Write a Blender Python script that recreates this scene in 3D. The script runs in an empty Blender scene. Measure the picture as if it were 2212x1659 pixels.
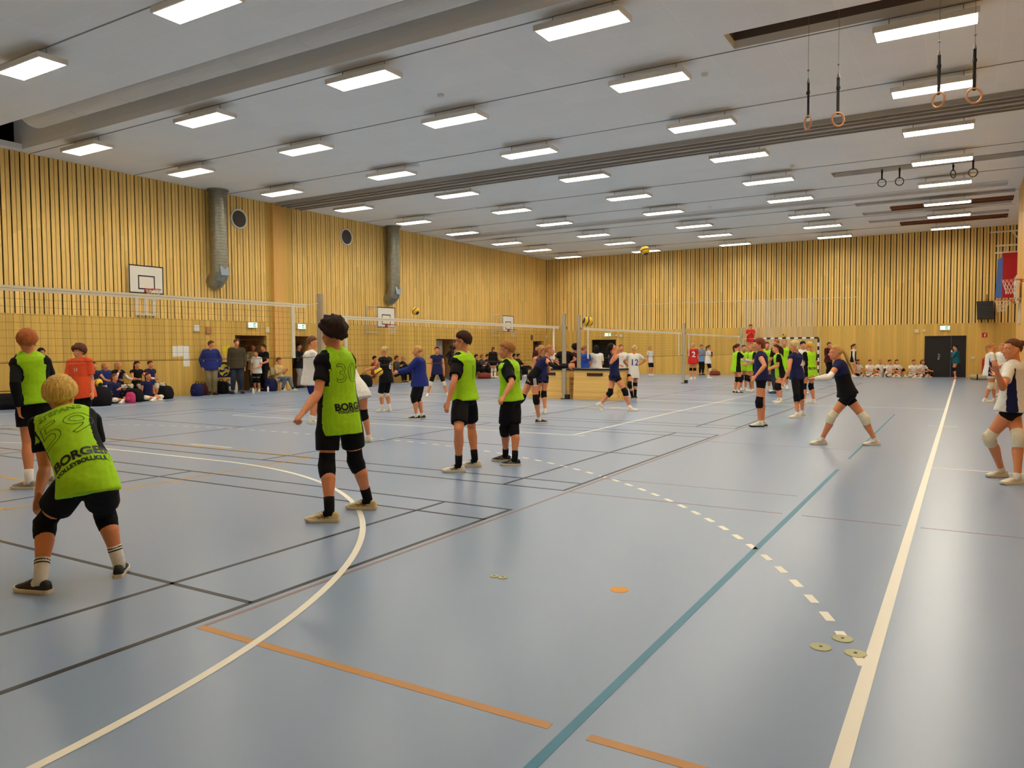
import bpy, bmesh, math, random
import numpy as np
from mathutils import Vector, Matrix, noise
from mathutils.bvhtree import BVHTree
random.seed(7)
D = bpy.data
COL = bpy.context.scene.collection
sc = bpy.context.scene
V = Vector

# ------------------------------------------------------------------ camera
W, H = 2212, 1659
FPX = 1629.74
YAW, PIT, ROL = 0.5406, 0.0462, -0.0067
CAM = V((10.331, -0.822, 1.513))
cyw, syw = math.cos(YAW), math.sin(YAW)
FW = V((-syw*math.cos(PIT), cyw*math.cos(PIT), -math.sin(PIT)))
_R = V((cyw, syw, 0.0)); _U = _R.cross(FW)
RT = _R*math.cos(ROL) + _U*math.sin(ROL)
UPV = -_R*math.sin(ROL) + _U*math.cos(ROL)
FH = V((-syw, cyw, 0.0))            # horizontal viewing direction
RH = V((cyw, syw, 0.0))             # horizontal right direction
cd = D.cameras.new('camera'); cam = D.objects.new('camera', cd); COL.objects.link(cam)
cd.sensor_fit = 'HORIZONTAL'; cd.sensor_width = 36.0; cd.lens = FPX/W*36.0
cd.clip_start = 0.05; cd.clip_end = 200
mw = Matrix((RT, UPV, -FW)).transposed().to_4x4(); mw.translation = CAM
cam.matrix_world = mw
sc.camera = cam

# ------------------------------------------------------------------ world, exposure
wd = D.worlds.new('world'); sc.world = wd; wd.use_nodes = True
wd.node_tree.nodes['Background'].inputs[0].default_value = (0.9, 0.85, 0.75, 1)
wd.node_tree.nodes['Background'].inputs[1].default_value = 0.05
vs = sc.view_settings
vs.view_transform = 'Standard'; vs.look = 'None'; vs.gamma = 1.0; vs.use_curve_mapping = False
vs.exposure = 1.22
LAMP_STRENGTH = 17.0
LAMP_COLOR = (1.0, 0.93, 0.79)

def ray(u, v): return (RT*(u-W/2) - UPV*(v-H/2) + FW*FPX)
def on(u, v, ax, val):
    r = ray(u, v); return CAM + r*((val-CAM[ax])/r[ax])
def fl(u, v, z=0.0): return on(u, v, 2, z)
def atD(u, v, d):
    r = ray(u, v); return CAM + r*(d/r.dot(FH))
def vdir(a):
    """horizontal direction from a view angle: 0 away from camera, 90 to image right, 180 towards camera"""
    a = math.radians(a); return FH*math.cos(a) + RH*math.sin(a)

# ------------------------------------------------------------------ materials
def lin(c):
    return tuple((x/255/12.92 if x/255 <= 0.04045 else ((x/255+0.055)/1.055)**2.4) for x in c)
MATS = {}
def mat(name, rgb, rough=0.6, spec=0.4, metal=0.0, emit=0, bump=0, bscale=40, var=0, vscale=3, sheen=0):
    if name in MATS: return MATS[name]
    m = D.materials.new(name); MATS[name] = m; m.use_nodes = True
    nt = m.node_tree; N = nt.nodes; L = nt.links; b = N['Principled BSDF']
    c = lin(rgb) if max(rgb) > 1.001 else tuple(rgb)
    b.inputs['Base Color'].default_value = (*c, 1)
    b.inputs['Roughness'].default_value = rough
    b.inputs['Specular IOR Level'].default_value = spec
    b.inputs['Metallic'].default_value = metal
    if sheen: b.inputs['Sheen Weight'].default_value = sheen
    if emit:
        b.inputs['Emission Color'].default_value = (*c, 1); b.inputs['Emission Strength'].default_value = emit
    tc = None
    if var or bump:
        tc = N.new('ShaderNodeTexCoord')
    if var:
        n = N.new('ShaderNodeTexNoise'); n.inputs['Scale'].default_value = vscale; n.inputs['Detail'].default_value = 4
        L.new(tc.outputs['Object'], n.inputs['Vector'])
        mr = N.new('ShaderNodeMapRange'); mr.inputs[1].default_value = 0.3; mr.inputs[2].default_value = 0.7
        mr.inputs[3].default_value = 1-var; mr.inputs[4].default_value = 1+var
        L.new(n.outputs['Fac'], mr.inputs[0])
        mx = N.new('ShaderNodeVectorMath'); mx.operation = 'SCALE'; mx.inputs[0].default_value = c
        L.new(mr.outputs[0], mx.inputs['Scale']); L.new(mx.outputs[0], b.inputs['Base Color'])
    if bump:
        n = N.new('ShaderNodeTexNoise'); n.inputs['Scale'].default_value = bscale; n.inputs['Detail'].default_value = 3
        L.new(tc.outputs['Object'], n.inputs['Vector'])
        bp = N.new('ShaderNodeBump'); bp.inputs['Strength'].default_value = bump; bp.inputs['Distance'].default_value = 0.02
        L.new(n.outputs['Fac'], bp.inputs['Height']); L.new(bp.outputs[0], b.inputs['Normal'])
    return m

def cloth(rgb, name=None, shine=0.25):
    nm = name or 'fabric_%d_%d_%d' % tuple(int(x) for x in rgb)
    return mat(nm, rgb, rough=0.8, spec=shine, bump=0.5, bscale=9, var=0.06, vscale=30)
def skin(k=0):
    t = [(218, 142, 98), (222, 156, 118), (196, 128, 92), (150, 96, 66)][k]
    return mat('skin_%d' % k, t, rough=0.55, spec=0.35, var=0.05, vscale=12)

def hair_mat(rgb):
    nm = 'hair_%d_%d_%d' % rgb
    if nm in MATS: return MATS[nm]
    m = mat(nm, rgb, rough=0.7, spec=0.18)
    nt = m.node_tree; N = nt.nodes; L = nt.links; b = N['Principled BSDF']
    tc = N.new('ShaderNodeTexCoord'); mp = N.new('ShaderNodeMapping'); mp.inputs['Scale'].default_value = (60, 60, 9)
    n = N.new('ShaderNodeTexNoise'); n.inputs['Scale'].default_value = 1.6; n.inputs['Detail'].default_value = 5
    L.new(tc.outputs['Object'], mp.inputs[0]); L.new(mp.outputs[0], n.inputs['Vector'])
    cr = N.new('ShaderNodeValToRGB'); c = lin(rgb)
    cr.color_ramp.elements[0].position = 0.32; cr.color_ramp.elements[0].color = (c[0]*0.62, c[1]*0.58, c[2]*0.55, 1)
    cr.color_ramp.elements[1].position = 0.66; cr.color_ramp.elements[1].color = (min(1, c[0]*1.18), min(1, c[1]*1.18), min(1, c[2]*1.18), 1)
    L.new(n.outputs['Fac'], cr.inputs[0]); L.new(cr.outputs[0], b.inputs['Base Color'])
    bp = N.new('ShaderNodeBump'); bp.inputs['Strength'].default_value = 0.7; bp.inputs['Distance'].default_value = 0.01
    L.new(n.outputs['Fac'], bp.inputs['Height']); L.new(bp.outputs[0], b.inputs['Normal'])
    return m

def wood_mat(name, axis, rgb, width=0.115, vari=0.22, joint=0.0, island=False, rough=0.5):
    """boards running vertically; axis = coordinate across the boards"""
    m = mat(name, rgb, rough=rough, spec=0.35); nt = m.node_tree; N = nt.nodes; L = nt.links; b = N['Principled BSDF']
    tc = N.new('ShaderNodeTexCoord'); sp = N.new('ShaderNodeSeparateXYZ'); L.new(tc.outputs['Object'], sp.inputs[0])
    def math_(op, a, bb=None):
        q = N.new('ShaderNodeMath'); q.operation = op
        for i, x in enumerate((a, bb)):
            if x is None: continue
            if isinstance(x, (int, float)): q.inputs[i].default_value = x
            else: L.new(x, q.inputs[i])
        return q.outputs[0]
    co = sp.outputs[axis]
    sc_ = math_('DIVIDE', co, width); fl_ = math_('FLOOR', sc_)
    if island:
        g = N.new('ShaderNodeNewGeometry'); rnd = g.outputs['Random Per Island']
    else:
        wn = N.new('ShaderNodeTexWhiteNoise'); wn.noise_dimensions = '1D'; L.new(fl_, wn.inputs['W']); rnd = wn.outputs['Value']
    # grain
    mp = N.new('ShaderNodeMapping')
    s = [30, 30, 30]; s[2] = 1.2
    if axis == 2: s = [1.2, 1.2, 30]
    mp.inputs['Scale'].default_value = s
    L.new(tc.outputs['Object'], mp.inputs[0])
    n = N.new('ShaderNodeTexNoise'); n.inputs['Scale'].default_value = 1.0; n.inputs['Detail'].default_value = 5; n.inputs['Distortion'].default_value = 1.5
    L.new(mp.outputs[0], n.inputs['Vector'])
    a = math_('MULTIPLY', rnd, vari*2); a = math_('ADD', a, 1-vari)
    g2 = math_('MULTIPLY', n.outputs['Fac'], 0.3); g2 = math_('ADD', g2, 0.85)
    f = math_('MULTIPLY', a, g2)
    if joint:
        fr = math_('FRACT', sc_); j = math_('GREATER_THAN', fr, 1-joint); j = math_('MULTIPLY', j, 0.35); j = math_('SUBTRACT', 1.0, j)
        f = math_('MULTIPLY', f, j)
    vm = N.new('ShaderNodeVectorMath'); vm.operation = 'SCALE'; vm.inputs[0].default_value = lin(rgb)
    L.new(f, vm.inputs['Scale']); L.new(vm.outputs[0], b.inputs['Base Color'])
    return m

# ------------------------------------------------------------------ object helpers
def link(name, me, m=None, parent=None, smooth=False, label=None, cat=None, group=None, kind=None):
    o = D.objects.new(name, me); COL.objects.link(o)
    if m is not None:
        for mm in (m if isinstance(m, (list, tuple)) else [m]): me.materials.append(mm)
    if smooth:
        me.polygons.foreach_set('use_smooth', [True]*len(me.polygons))
    if parent: o.parent = parent
    tag(o, label, cat, group, kind); return o
def tag(o, label=None, cat=None, group=None, kind=None):
    if label: o['label'] = label
    if cat: o['category'] = cat
    if group: o['group'] = group
    if kind: o['kind'] = kind
    return o
def empty(name, loc, label=None, cat=None, group=None, rotz=0):
    o = D.objects.new(name, None); COL.objects.link(o); o.location = loc; o.rotation_euler = (0, 0, rotz)
    o.empty_display_size = 0.1
    return tag(o, label, cat, group)
def copytree(o, parent=None):
    c = o.copy(); COL.objects.link(c); c.parent = parent
    for ch in list(o.children): copytree(ch, c)
    return c

class S:
    """polygon soup in world or local coordinates"""
    def __init__(s): s.v = []; s.f = []; s.m = []; s.mi = 0
    def add(s, vs_, fs):
        k = len(s.v); s.v += [V(x) for x in vs_]; s.f += [[i+k for i in f] for f in fs]; s.m += [s.mi]*len(fs)
    def box(s, a, b):
        x0, y0, z0 = [min(a[i], b[i]) for i in range(3)]; x1, y1, z1 = [max(a[i], b[i]) for i in range(3)]
        s.add([(x0,y0,z0),(x1,y0,z0),(x1,y1,z0),(x0,y1,z0),(x0,y0,z1),(x1,y0,z1),(x1,y1,z1),(x0,y1,z1)],
              [(0,3,2,1),(4,5,6,7),(0,1,5,4),(1,2,6,5),(2,3,7,6),(3,0,4,7)])
    def obox(s, c, ax, ay, az):
        c = V(c); P = []
        for k in (-1, 1):
            for (i, j) in ((-1,-1),(1,-1),(1,1),(-1,1)): P.append(c + V(ax)*i + V(ay)*j + V(az)*k)
        s.add(P, [(0,3,2,1),(4,5,6,7),(0,1,5,4),(1,2,6,5),(2,3,7,6),(3,0,4,7)])
    def rings(s, R, cap=True):
        n = len(R[0]); k = len(s.v)
        for r in R: s.v += [V(x) for x in r]
        for i in range(len(R)-1):
            for j in range(n):
                a = k+i*n+j; b = k+i*n+(j+1) % n
                s.f.append([a, b, b+n, a+n]); s.m.append(s.mi)
        if cap:
            s.f.append([k+j for j in range(n)][::-1]); s.f.append([k+(len(R)-1)*n+j for j in range(n)]); s.m += [s.mi]*2
    def tube(s, pts, rad, side=None, n=12, cap='flat', power=2.0):
        """loft of (super)ellipses through pts. rad = list of r or (a, b); side = one vector or a list: direction of a"""
        P = [V(p) for p in pts]; m = len(P)
        rad = [(r, r) if not isinstance(r, tuple) else r for r in (rad if isinstance(rad, list) else [rad]*m)]
        T = []
        for i in range(m):
            a = P[max(0, i-1)]; b = P[min(m-1, i+1)]; t = (b-a); T.append(t.normalized() if t.length > 1e-9 else V((0,0,1)))
        sd = []
        if side is None:
            t = T[0]; u = t.cross(V((0, 0, 1)));
            if u.length < 0.2: u = t.cross(V((0, 1, 0)))
            u.normalize()
            for t in T:
                u = (u - t*u.dot(t)).normalized(); sd.append(u.copy())
        else:
            L = side if isinstance(side, list) else [side]*m
            for t, u in zip(T, L):
                u = V(u); u = u - t*u.dot(t); sd.append(u.normalized())
        R = []
        if cap == 'round':
            for q in (80, 55, 28):
                c, sn = math.cos(math.radians(q)), math.sin(math.radians(q))
                R.append((P[0]-T[0]*max(rad[0])*sn, rad[0][0]*c, rad[0][1]*c, T[0], sd[0]))
        for i in range(m): R.append((P[i], rad[i][0], rad[i][1], T[i], sd[i]))
        if cap == 'round':
            for q in (28, 55, 80):
                c, sn = math.cos(math.radians(q)), math.sin(math.radians(q))
                R.append((P[-1]+T[-1]*max(rad[-1])*sn, rad[-1][0]*c, rad[-1][1]*c, T[-1], sd[-1]))
        out = []
        for (p, a, b, t, u) in R:
            w = t.cross(u); ring = []
            for j in range(n):
                th = 2*math.pi*j/n; c, sn = math.cos(th), math.sin(th)
                if power != 2.0:
                    c = math.copysign(abs(c)**(2/power), c); sn = math.copysign(abs(sn)**(2/power), sn)
                ring.append(p + u*(a*c) + w*(b*sn))
            out.append(ring)
        s.rings(out, True)
    def ell(s, c, r, X=(1,0,0), Y=(0,1,0), Z=(0,0,1), n=16, m=10):
        c = V(c); X = V(X); Y = V(Y); Z = V(Z); R = []
        for i in range(m+1):
            ph = math.pi*(0.02+0.96*i/m); ring = []
            for j in range(n):
                th = 2*math.pi*j/n
                ring.append(c + X*(r[0]*math.sin(ph)*math.cos(th)) + Y*(r[1]*math.sin(ph)*math.sin(th)) - Z*(r[2]*math.cos(ph)))
            R.append(ring)
        s.rings(R, True)
    def mesh(s, name='m', off=None):
        me = D.meshes.new(name)
        vv = s.v if off is None else [x-off for x in s.v]
        me.from_pydata([tuple(x) for x in vv], [], s.f)
        if any(s.m): me.polygons.foreach_set('material_index', s.m)
        me.update(); return me
def fuse(s, voxel, smooth=2, name='m', off=None, fac=0.5):
    me = s.mesh('tmp', off); o = D.objects.new('tmp', me); COL.objects.link(o)
    r = o.modifiers.new('r', 'REMESH'); r.mode = 'VOXEL'; r.voxel_size = voxel; r.use_smooth_shade = True
    if smooth:
        q = o.modifiers.new('s', 'SMOOTH'); q.factor = fac; q.iterations = smooth
    dg = bpy.context.evaluated_depsgraph_get(); dg.update()
    out = D.meshes.new_from_object(o.evaluated_get(dg), depsgraph=dg)
    D.objects.remove(o); D.meshes.remove(me); out.name = name
    return out
def boxobj(name, a, b, m, parent=None, **k):
    s = S(); s.box(a, b)
    return link(name, s.mesh(name), m, parent, **k)
# ------------------------------------------------------------------ the hall
XL, XR, XR2, YN, YF, ZC, ZS = -12.48, 11.9, 12.5, -2.6, 41.52, 7.135, 2.61
PINE = (240, 200, 116)
PINE_P = (216, 176, 88)
m_panel_l = wood_mat('pine_panel_left', 1, PINE_P, width=0.145, vari=0.13, joint=0.03)
m_panel_f = wood_mat('pine_panel_far', 0, PINE_P, width=0.145, vari=0.12, joint=0.03)
m_slat = wood_mat('pine_slats', 1, PINE, vari=0.10, island=True)
m_back = mat('dark_backing', (14, 8, 6), rough=0.95, spec=0.05)
m_dark = mat('dark_opening', (40, 28, 22), rough=0.9)
m_white = mat('white_painted', (225, 222, 214), rough=0.5)
m_black = mat('black_plastic', (18, 18, 19), rough=0.5)
m_ply = wood_mat('pillar_wood', 1, (228, 176, 96), width=0.5, vari=0.05)

def ceiling_mat():
    m = mat('acoustic_ceiling', (214, 214, 210), rough=0.9, spec=0.1); nt = m.node_tree; N = nt.nodes; L = nt.links; b = N['Principled BSDF']
    tc = N.new('ShaderNodeTexCoord'); br = N.new('ShaderNodeTexBrick')
    br.offset = 0.0; br.inputs['Scale'].default_value = 1.0; br.inputs['Mortar Size'].default_value = 0.006; br.inputs['Mortar Smooth'].default_value = 0.4
    br.inputs['Brick Width'].default_value = 1.2; br.inputs['Row Height'].default_value = 0.6
    br.inputs['Color1'].default_value = (*lin((238, 238, 236)), 1); br.inputs['Color2'].default_value = (*lin((235, 235, 233)), 1)
    br.inputs['Mortar'].default_value = (*lin((246, 245, 240)), 1)
    L.new(tc.outputs['Object'], br.inputs['Vector']); L.new(br.outputs['Color'], b.inputs['Base Color'])
    return m
m_ceil = ceiling_mat()

def floor_mat():
    m = mat('blue_sports_floor', (120, 160, 205), rough=0.3, spec=0.5); nt = m.node_tree; N = nt.nodes; L = nt.links; b = N['Principled BSDF']
    tc = N.new('ShaderNodeTexCoord')
    b.inputs['Base Color'].default_value = (*lin(FLOOR_A), 1)
    b.inputs['Roughness'].default_value = 0.28; b.inputs['Specular IOR Level'].default_value = 0.42
    return m
FLOOR_A = (134, 153, 180); FLOOR_B = (112, 150, 203)
m_floor = floor_mat()

boxobj('floor', (XL-2.2, YN, -0.2), (XR2+0.3, YF+1.6, 0), m_floor, kind='structure')

# --- wall with openings, slats above
def slat_boards(s, axis, c0, c1, front, back, z0, z1, skip=()):
    """boards in pairs with a thin and a wide gap; axis 1: along Y on plane X; axis 0: along X on plane Y"""
    pitch = 0.262; k = math.floor(c0/pitch); rnd = random.Random(3)
    def one(a, b):
        a = max(a, c0); b = min(b, c1)
        if b-a < 0.02: return
        for (s0, s1) in skip:
            if a < s1 and b > s0: return
        zj = 4.2+rnd.random()*1.4
        for (za, zb) in ((z0, zj), (zj, z1)):
            if axis == 1: s.box((front, a, za), (back, b, zb))
            else: s.box((a, front, za), (b, back, zb))
    while k*pitch < c1:
        o = k*pitch; one(o, o+0.1); one(o+0.119, o+0.219); k += 1
def panels(s, axis, c0, c1, front, back, z0, z1, doors):
    def bx(a, b, za, zb):
        if b-a < 1e-4: return
        if axis == 1: s.box((front, a, za), (back, b, zb))
        else: s.box((a, front, za), (b, back, zb))
    p = c0
    for (a, b, h) in sorted(doors):
        bx(p, a, z0, z1); bx(a, b, h, z1); p = b
    bx(p, c1, z0, z1)
LDOORS = [(17.6, 19.05, 2.09), (20.3, 21.3, 2.09), (29.8, 31.5, 2.05), (39.75, 41.05, 2.0)]
FDOORS = [(-9.38, -7.75, 2.05), (8.62, 10.38, 2.02)]
wl = S(); wl.mi = 0
panels(wl, 1, YN, YF, XL, XL-0.16, 0, ZS, LDOORS)
wl.mi = 1; slat_boards(wl, 1, YN, YF, XL, XL-0.04, ZS, ZC, skip=[(19.1, 20.4)])
wl.mi = 0; wl.box((XL, 19.1, ZS), (XL-0.04, 20.4, ZC))
wl.mi = 2; wl.box((XL-0.1, YN, ZS), (XL-0.2, YF, ZC+1.2))
link('wall_left', wl.mesh(), [m_panel_l, m_slat, m_back], kind='structure')
wf = S()
panels(wf, 0, XL-0.2, XR2+0.2, YF, YF+0.16, 0, ZS, FDOORS)
wf.mi = 1; slat_boards(wf, 0, XL, XR2, YF, YF+0.04, ZS, ZC)
wf.mi = 2; wf.box((XL-0.2, YF+0.1, ZS), (XR2+0.2, YF+0.2, ZC+1.2))
link('wall_far', wf.mesh(), [m_panel_f, m_slat, m_back], kind='structure')
# right wall: nearer part stands further in than the far part
wr = S()
wr.box((XR, YN, 0), (XR+0.2, 32.0, ZC)); wr.box((XR, 32.0, 0), (XR2, 32.15, ZC)); wr.box((XR2, 32.1, 0), (XR2+0.2, YF, ZC))
link('wall_right', wr.mesh(), m_ply, kind='structure')
boxobj('wall_near', (XL-0.2, YN-0.2, 0), (XR+0.2, YN, ZC+1.2), m_panel_f, kind='structure')
# pillar on the left wall
boxobj('trim_1', (XL, 19.34, 0), (XL+0.15, 19.86, ZC), m_ply, kind='structure')

# ceiling with recesses
sl = S()
def slab(x0, y0, x1, y1, z=ZC): sl.box((x0, y0, z), (x1, y1, z+0.15))
ND0, ND1 = 8.95, 10.38       # duct niche
FD0, FD1 = 30.0, 31.1
RX0, RX1 = 6.5, 11.8
REC = [(13.03, 13.78), (25.69, 26.45), (31.75, 32.52), (34.25, 35.0), (36.6, 37.3)]
ys = [YN] + [v for r in sorted([(ND0, ND1), (FD0, FD1)]+REC) for v in r] + [YF+0.2]
bands = sorted([(ND0, ND1, 'n'), (FD0, FD1, 'n')]+[(a, b, 'r') for a, b in REC])
nic = S(); rec_parts = []
p = YN-0.2
for (a, b, t) in bands:
    slab(XL-0.2, p, XR2+0.2, a)
    if t == 'r':
        slab(XL-0.2, a, RX0, b); slab(RX1, a, XR2+0.2, b)
    else:
        slab(XL-0.2, a, XL+0.3, b) ; slab(XR-0.4, a, XR2+0.2, b)
    q = S() if t == 'r' else nic
    x0_, x1_ = (RX0, RX1) if t == 'r' else (XL-0.2, XR2+0.2)
    dp = 0.62 if t == 'r' else 1.0
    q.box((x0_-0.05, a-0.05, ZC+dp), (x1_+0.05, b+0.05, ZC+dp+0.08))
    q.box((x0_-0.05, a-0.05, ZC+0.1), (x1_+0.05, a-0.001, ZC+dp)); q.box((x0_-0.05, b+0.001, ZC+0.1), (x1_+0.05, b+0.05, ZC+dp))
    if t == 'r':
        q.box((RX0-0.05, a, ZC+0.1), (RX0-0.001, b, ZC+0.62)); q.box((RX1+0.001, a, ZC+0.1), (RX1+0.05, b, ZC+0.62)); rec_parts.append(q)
    p = b
slab(XL-0.2, p, XR2+0.2, YF+0.2)
link('ceiling', sl.mesh(), m_ceil, kind='structure')
link('trim_14', nic.mesh(), mat('niche_grey', (232, 230, 226), rough=0.9), kind='structure')
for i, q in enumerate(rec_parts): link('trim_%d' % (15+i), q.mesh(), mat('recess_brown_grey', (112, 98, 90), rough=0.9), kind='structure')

ROWS = [3.2, 6.95, 10.74, 13.86, 17.38, 20.88, 24.53, 28.1, 32.05, 35.25, 38.95]
COLS = [-9.66, -4.86, 0.0, 4.79, 9.66]
# thin suspension rails along the lamp rows
m_rail = mat('grey_rail', (150, 146, 138), rough=0.6)
s = S()
for y in ROWS: s.box((XL, y-0.012, ZC-0.012), (XR, y+0.012, ZC))
link('trim_2', s.mesh(), m_rail, kind='structure')
# soffit boards (slightly lower band beside the far duct)
# lamps
m_emit = mat('lamp_diffuser', LAMP_COLOR, emit=LAMP_STRENGTH)
def make_lamp():
    t = empty('ceiling_light', (0, 0, ZC))
    s = S(); hx, hy = 0.78, 0.27; z0, z1 = -0.29, -0.215
    s.box((-hx, -hy, z1), (hx, hy, z1+0.02))
    s.box((-hx, -hy, z0), (-hx+0.03, hy, z1)); s.box((hx-0.03, -hy, z0), (hx, hy, z1))
    s.box((-hx+0.03, -hy, z0), (hx-0.03, -hy+0.03, z1)); s.box((-hx+0.03, hy-0.03, z0), (hx-0.03, hy, z1))
    link('housing', s.mesh(), m_white, t)
    s = S(); s.box((-hx+0.03, -hy+0.03, z0+0.012), (hx-0.03, hy-0.03, z0+0.03))
    link('diffuser', s.mesh(), m_emit, t)
    s = S()
    for k in range(30): x = -0.73+k*0.0503; s.box((x-0.003, -hy+0.03, z0-0.004), (x+0.003, hy-0.03, z0+0.012))
    link('louvre', s.mesh(), m_white, t, kind=None)
    s = S()
    for x in (-0.55, 0.55): s = S(); s.tube([(x, 0, z1), (x, 0, 0)], 0.008, n=6); link('hanger', s.mesh(), m_rail, t)
    return t
lamp0 = make_lamp()
coln = ['fifth from the right', 'fourth from the right', 'middle', 'second from the right', 'rightmost']
rown = ['just behind the viewer', 'nearest the viewer', 'just past the big duct', 'second past the big duct', 'just before the curtain casing',
        'first beyond the curtain casing', 'second beyond the curtain casing', 'third beyond the curtain casing', 'just past the far duct', 'last but one before the end wall', 'closest to the end wall']
first = True
for ri, y in enumerate(ROWS):
    for ci, x in enumerate(COLS):
        o = lamp0 if first else copytree(lamp0); first = False
        o.location = (x, y, ZC)
        tag(o, 'white ceiling light, %s column, row %s' % (coln[ci], rown[ri]), 'ceiling light', 'ceiling lights in rows')

# curtain casings across the ceiling
m_case = mat('casing_grey', (168, 162, 152), rough=0.6); m_cased = mat('casing_slot', (70, 64, 58), rough=0.9)
t = empty('curtain_casing', (0, 20.0, ZC), 'long double grey curtain casing running across the ceiling', 'curtain casing')
s = S()
for a, b in ((19.38, 19.44), (19.66, 19.74), (19.96, 20.14), (20.36, 20.44), (20.6, 20.66)):
    s.box((XL+0.25, a-20.0, -0.12), (XR, b-20.0, 0))
link('rail', s.mesh(), m_case, t)
s = S()
for a, b in ((19.44, 19.66), (19.74, 19.96), (20.14, 20.36), (20.44, 20.6)): s.box((XL+0.25, a-20.0, -0.055), (XR, b-20.0, 0))
link('curtain_slot', s.mesh(), m_cased, t)

# ducts in niches
m_duct = mat('white_duct', (212, 210, 206), rough=0.5)
for (yc, r, x0, lab) in ((9.5, 0.42, -9.75, 'large white round duct in the near ceiling niche'), (30.45, 0.34, -10.1, 'white round duct in the far ceiling niche')):
    t = empty('ceiling_duct', (x0, yc, ZC), lab, 'duct')
    s = S(); L0 = XR-0.4-x0
    s.tube([(0, 0, r), (L0, 0, r)], r, n=32)
    link('duct_pipe', s.mesh(), m_duct, t, smooth=False)
    s = S()
    for k in range(1, 12): s = S(); s.tube([(k*1.9, 0, r), (k*1.9+0.03, 0, r)], r+0.006, n=32); link('seam_ring', s.mesh(), m_duct, t)
# brown boards of the folded equipment frames above the far right recesses
m_brown = mat('brown_beam', (118, 72, 44), rough=0.6)
for (x0, x1, y, lab) in ((7.65, 11.8, 33.25, 'reddish brown beam under ceiling recess, nearer of two'), (7.7, 11.8, 37.75, 'reddish brown beam under ceiling recess, nearer the end wall')):
    s = S(); s.box((x0, y, ZC-0.09), (x1, y+0.12, ZC)); s.box((x0, y+0.5, ZC-0.09), (x1, y+0.62, ZC)); s.box((x0, y+0.12, ZC-0.03), (x1, y+0.5, ZC))
    link('ceiling_beam', s.mesh(), m_brown, label=lab, cat='beam')
# smoke detectors
for (x, y, lab) in ((5.65, 14.73, 'small round smoke detector right of a lamp, near the rings'), (0.32, 12.88, 'white smoke detector with ring, left of centre'), (5.64, 23.87, 'tiny smoke detector beyond the curtain casing, right'), (1.52, 29.23, 'tiny dark smoke detector far down the ceiling'), (-6.42, 24.3, 'tiny smoke detector beyond the curtain casing, left')):
    s = S(); s.tube([(0, 0, -0.07), (0, 0, -0.045), (0, 0, -0.04), (0, 0, 0)], [0.05, 0.06, 0.075, 0.075], n=20)
    o = link('smoke_detector', s.mesh(), m_white, label=lab, cat='smoke detector'); o.location = (x, y, ZC)

# galvanised ducts on the left wall
m_galv = mat('galvanised_steel', (150, 150, 138), rough=0.38, metal=0.85, var=0.12, vscale=8)
m_tape = mat('tape_plate', (150, 160, 172), rough=0.4, metal=0.4)
for (yc, zb, lab) in ((16.72, 4.2, 'spiral steel duct down the left wall beside the nearer round grille'), (26.12, 4.1, 'spiral steel duct farther down the left wall')):
    t = empty('wall_duct', (XL+0.36, yc, ZC), lab, 'duct')
    P = [(0, 0, 0)]; R = [0.33]; z = 0.0; k = 0; r0 = 0.3
    P = []; R = []
    z = 0.0
    while z > zb-ZC+0.25:
        P += [(0, 0, z), (0, 0, z-0.085), (0, 0, z-0.09), (0, 0, z-0.10)]; R += [r0, r0, r0+0.009, r0+0.009]; z -= 0.105
    s = S(); s.tube(P, R, side=(1, 0, 0), n=32); link('duct_pipe', s.mesh(), m_galv, t, smooth=False)
    s = S(); s.tube([(0, 0, z+0.05), (0, 0, z-0.12), (-0.06, 0, z-0.3), (-0.2, 0, z-0.42), (-0.36, 0, z-0.48)], [0.31, 0.31, 0.31, 0.3, 0.3], side=(0, 1, 0), n=28)
    link('elbow', s.mesh(), m_galv, t)
    s = S(); s.obox((0.305, -0.03, z-0.1), (0.012, 0, 0), (0, 0.17, 0), (-0.03, 0, 0.16)); link('access_plate', s.mesh(), m_tape, t)
    s = S(); s.tube([(0, 0, 0), (0, 0, -0.06)], 0.36, n=28); s.box((-0.37, -0.02, -0.4), (-0.28, 0.02, -0.36)); link('collar', s.mesh(), m_galv, t)
# round grilles
m_grille = mat('grille_dark', (72, 66, 60), rough=0.7)
for (yc, zc, lab) in ((17.87, 6.32, 'round dark grille with white rim right of the nearer steel duct'), (23.45, 6.35, 'round dark grille with white rim between the two steel ducts')):
    t = empty('round_grille', (XL+0.002, yc, zc), lab, 'grille')
    s = S(); R = []
    for (x, r) in ((0.0, 0.30), (0.0, 0.36), (0.05, 0.36), (0.06, 0.34), (0.05, 0.305), (0.02, 0.30)):
        R.append([(x, r*math.cos(2*math.pi*j/40), r*math.sin(2*math.pi*j/40)) for j in range(40)])
    s.rings(R, False); link('rim', s.mesh(), m_white, t, smooth=False)
    s = S(); s.tube([(0, 0, 0), (0.025, 0, 0)], 0.305, n=40); link('mesh_disc', s.mesh(), m_grille, t)

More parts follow.
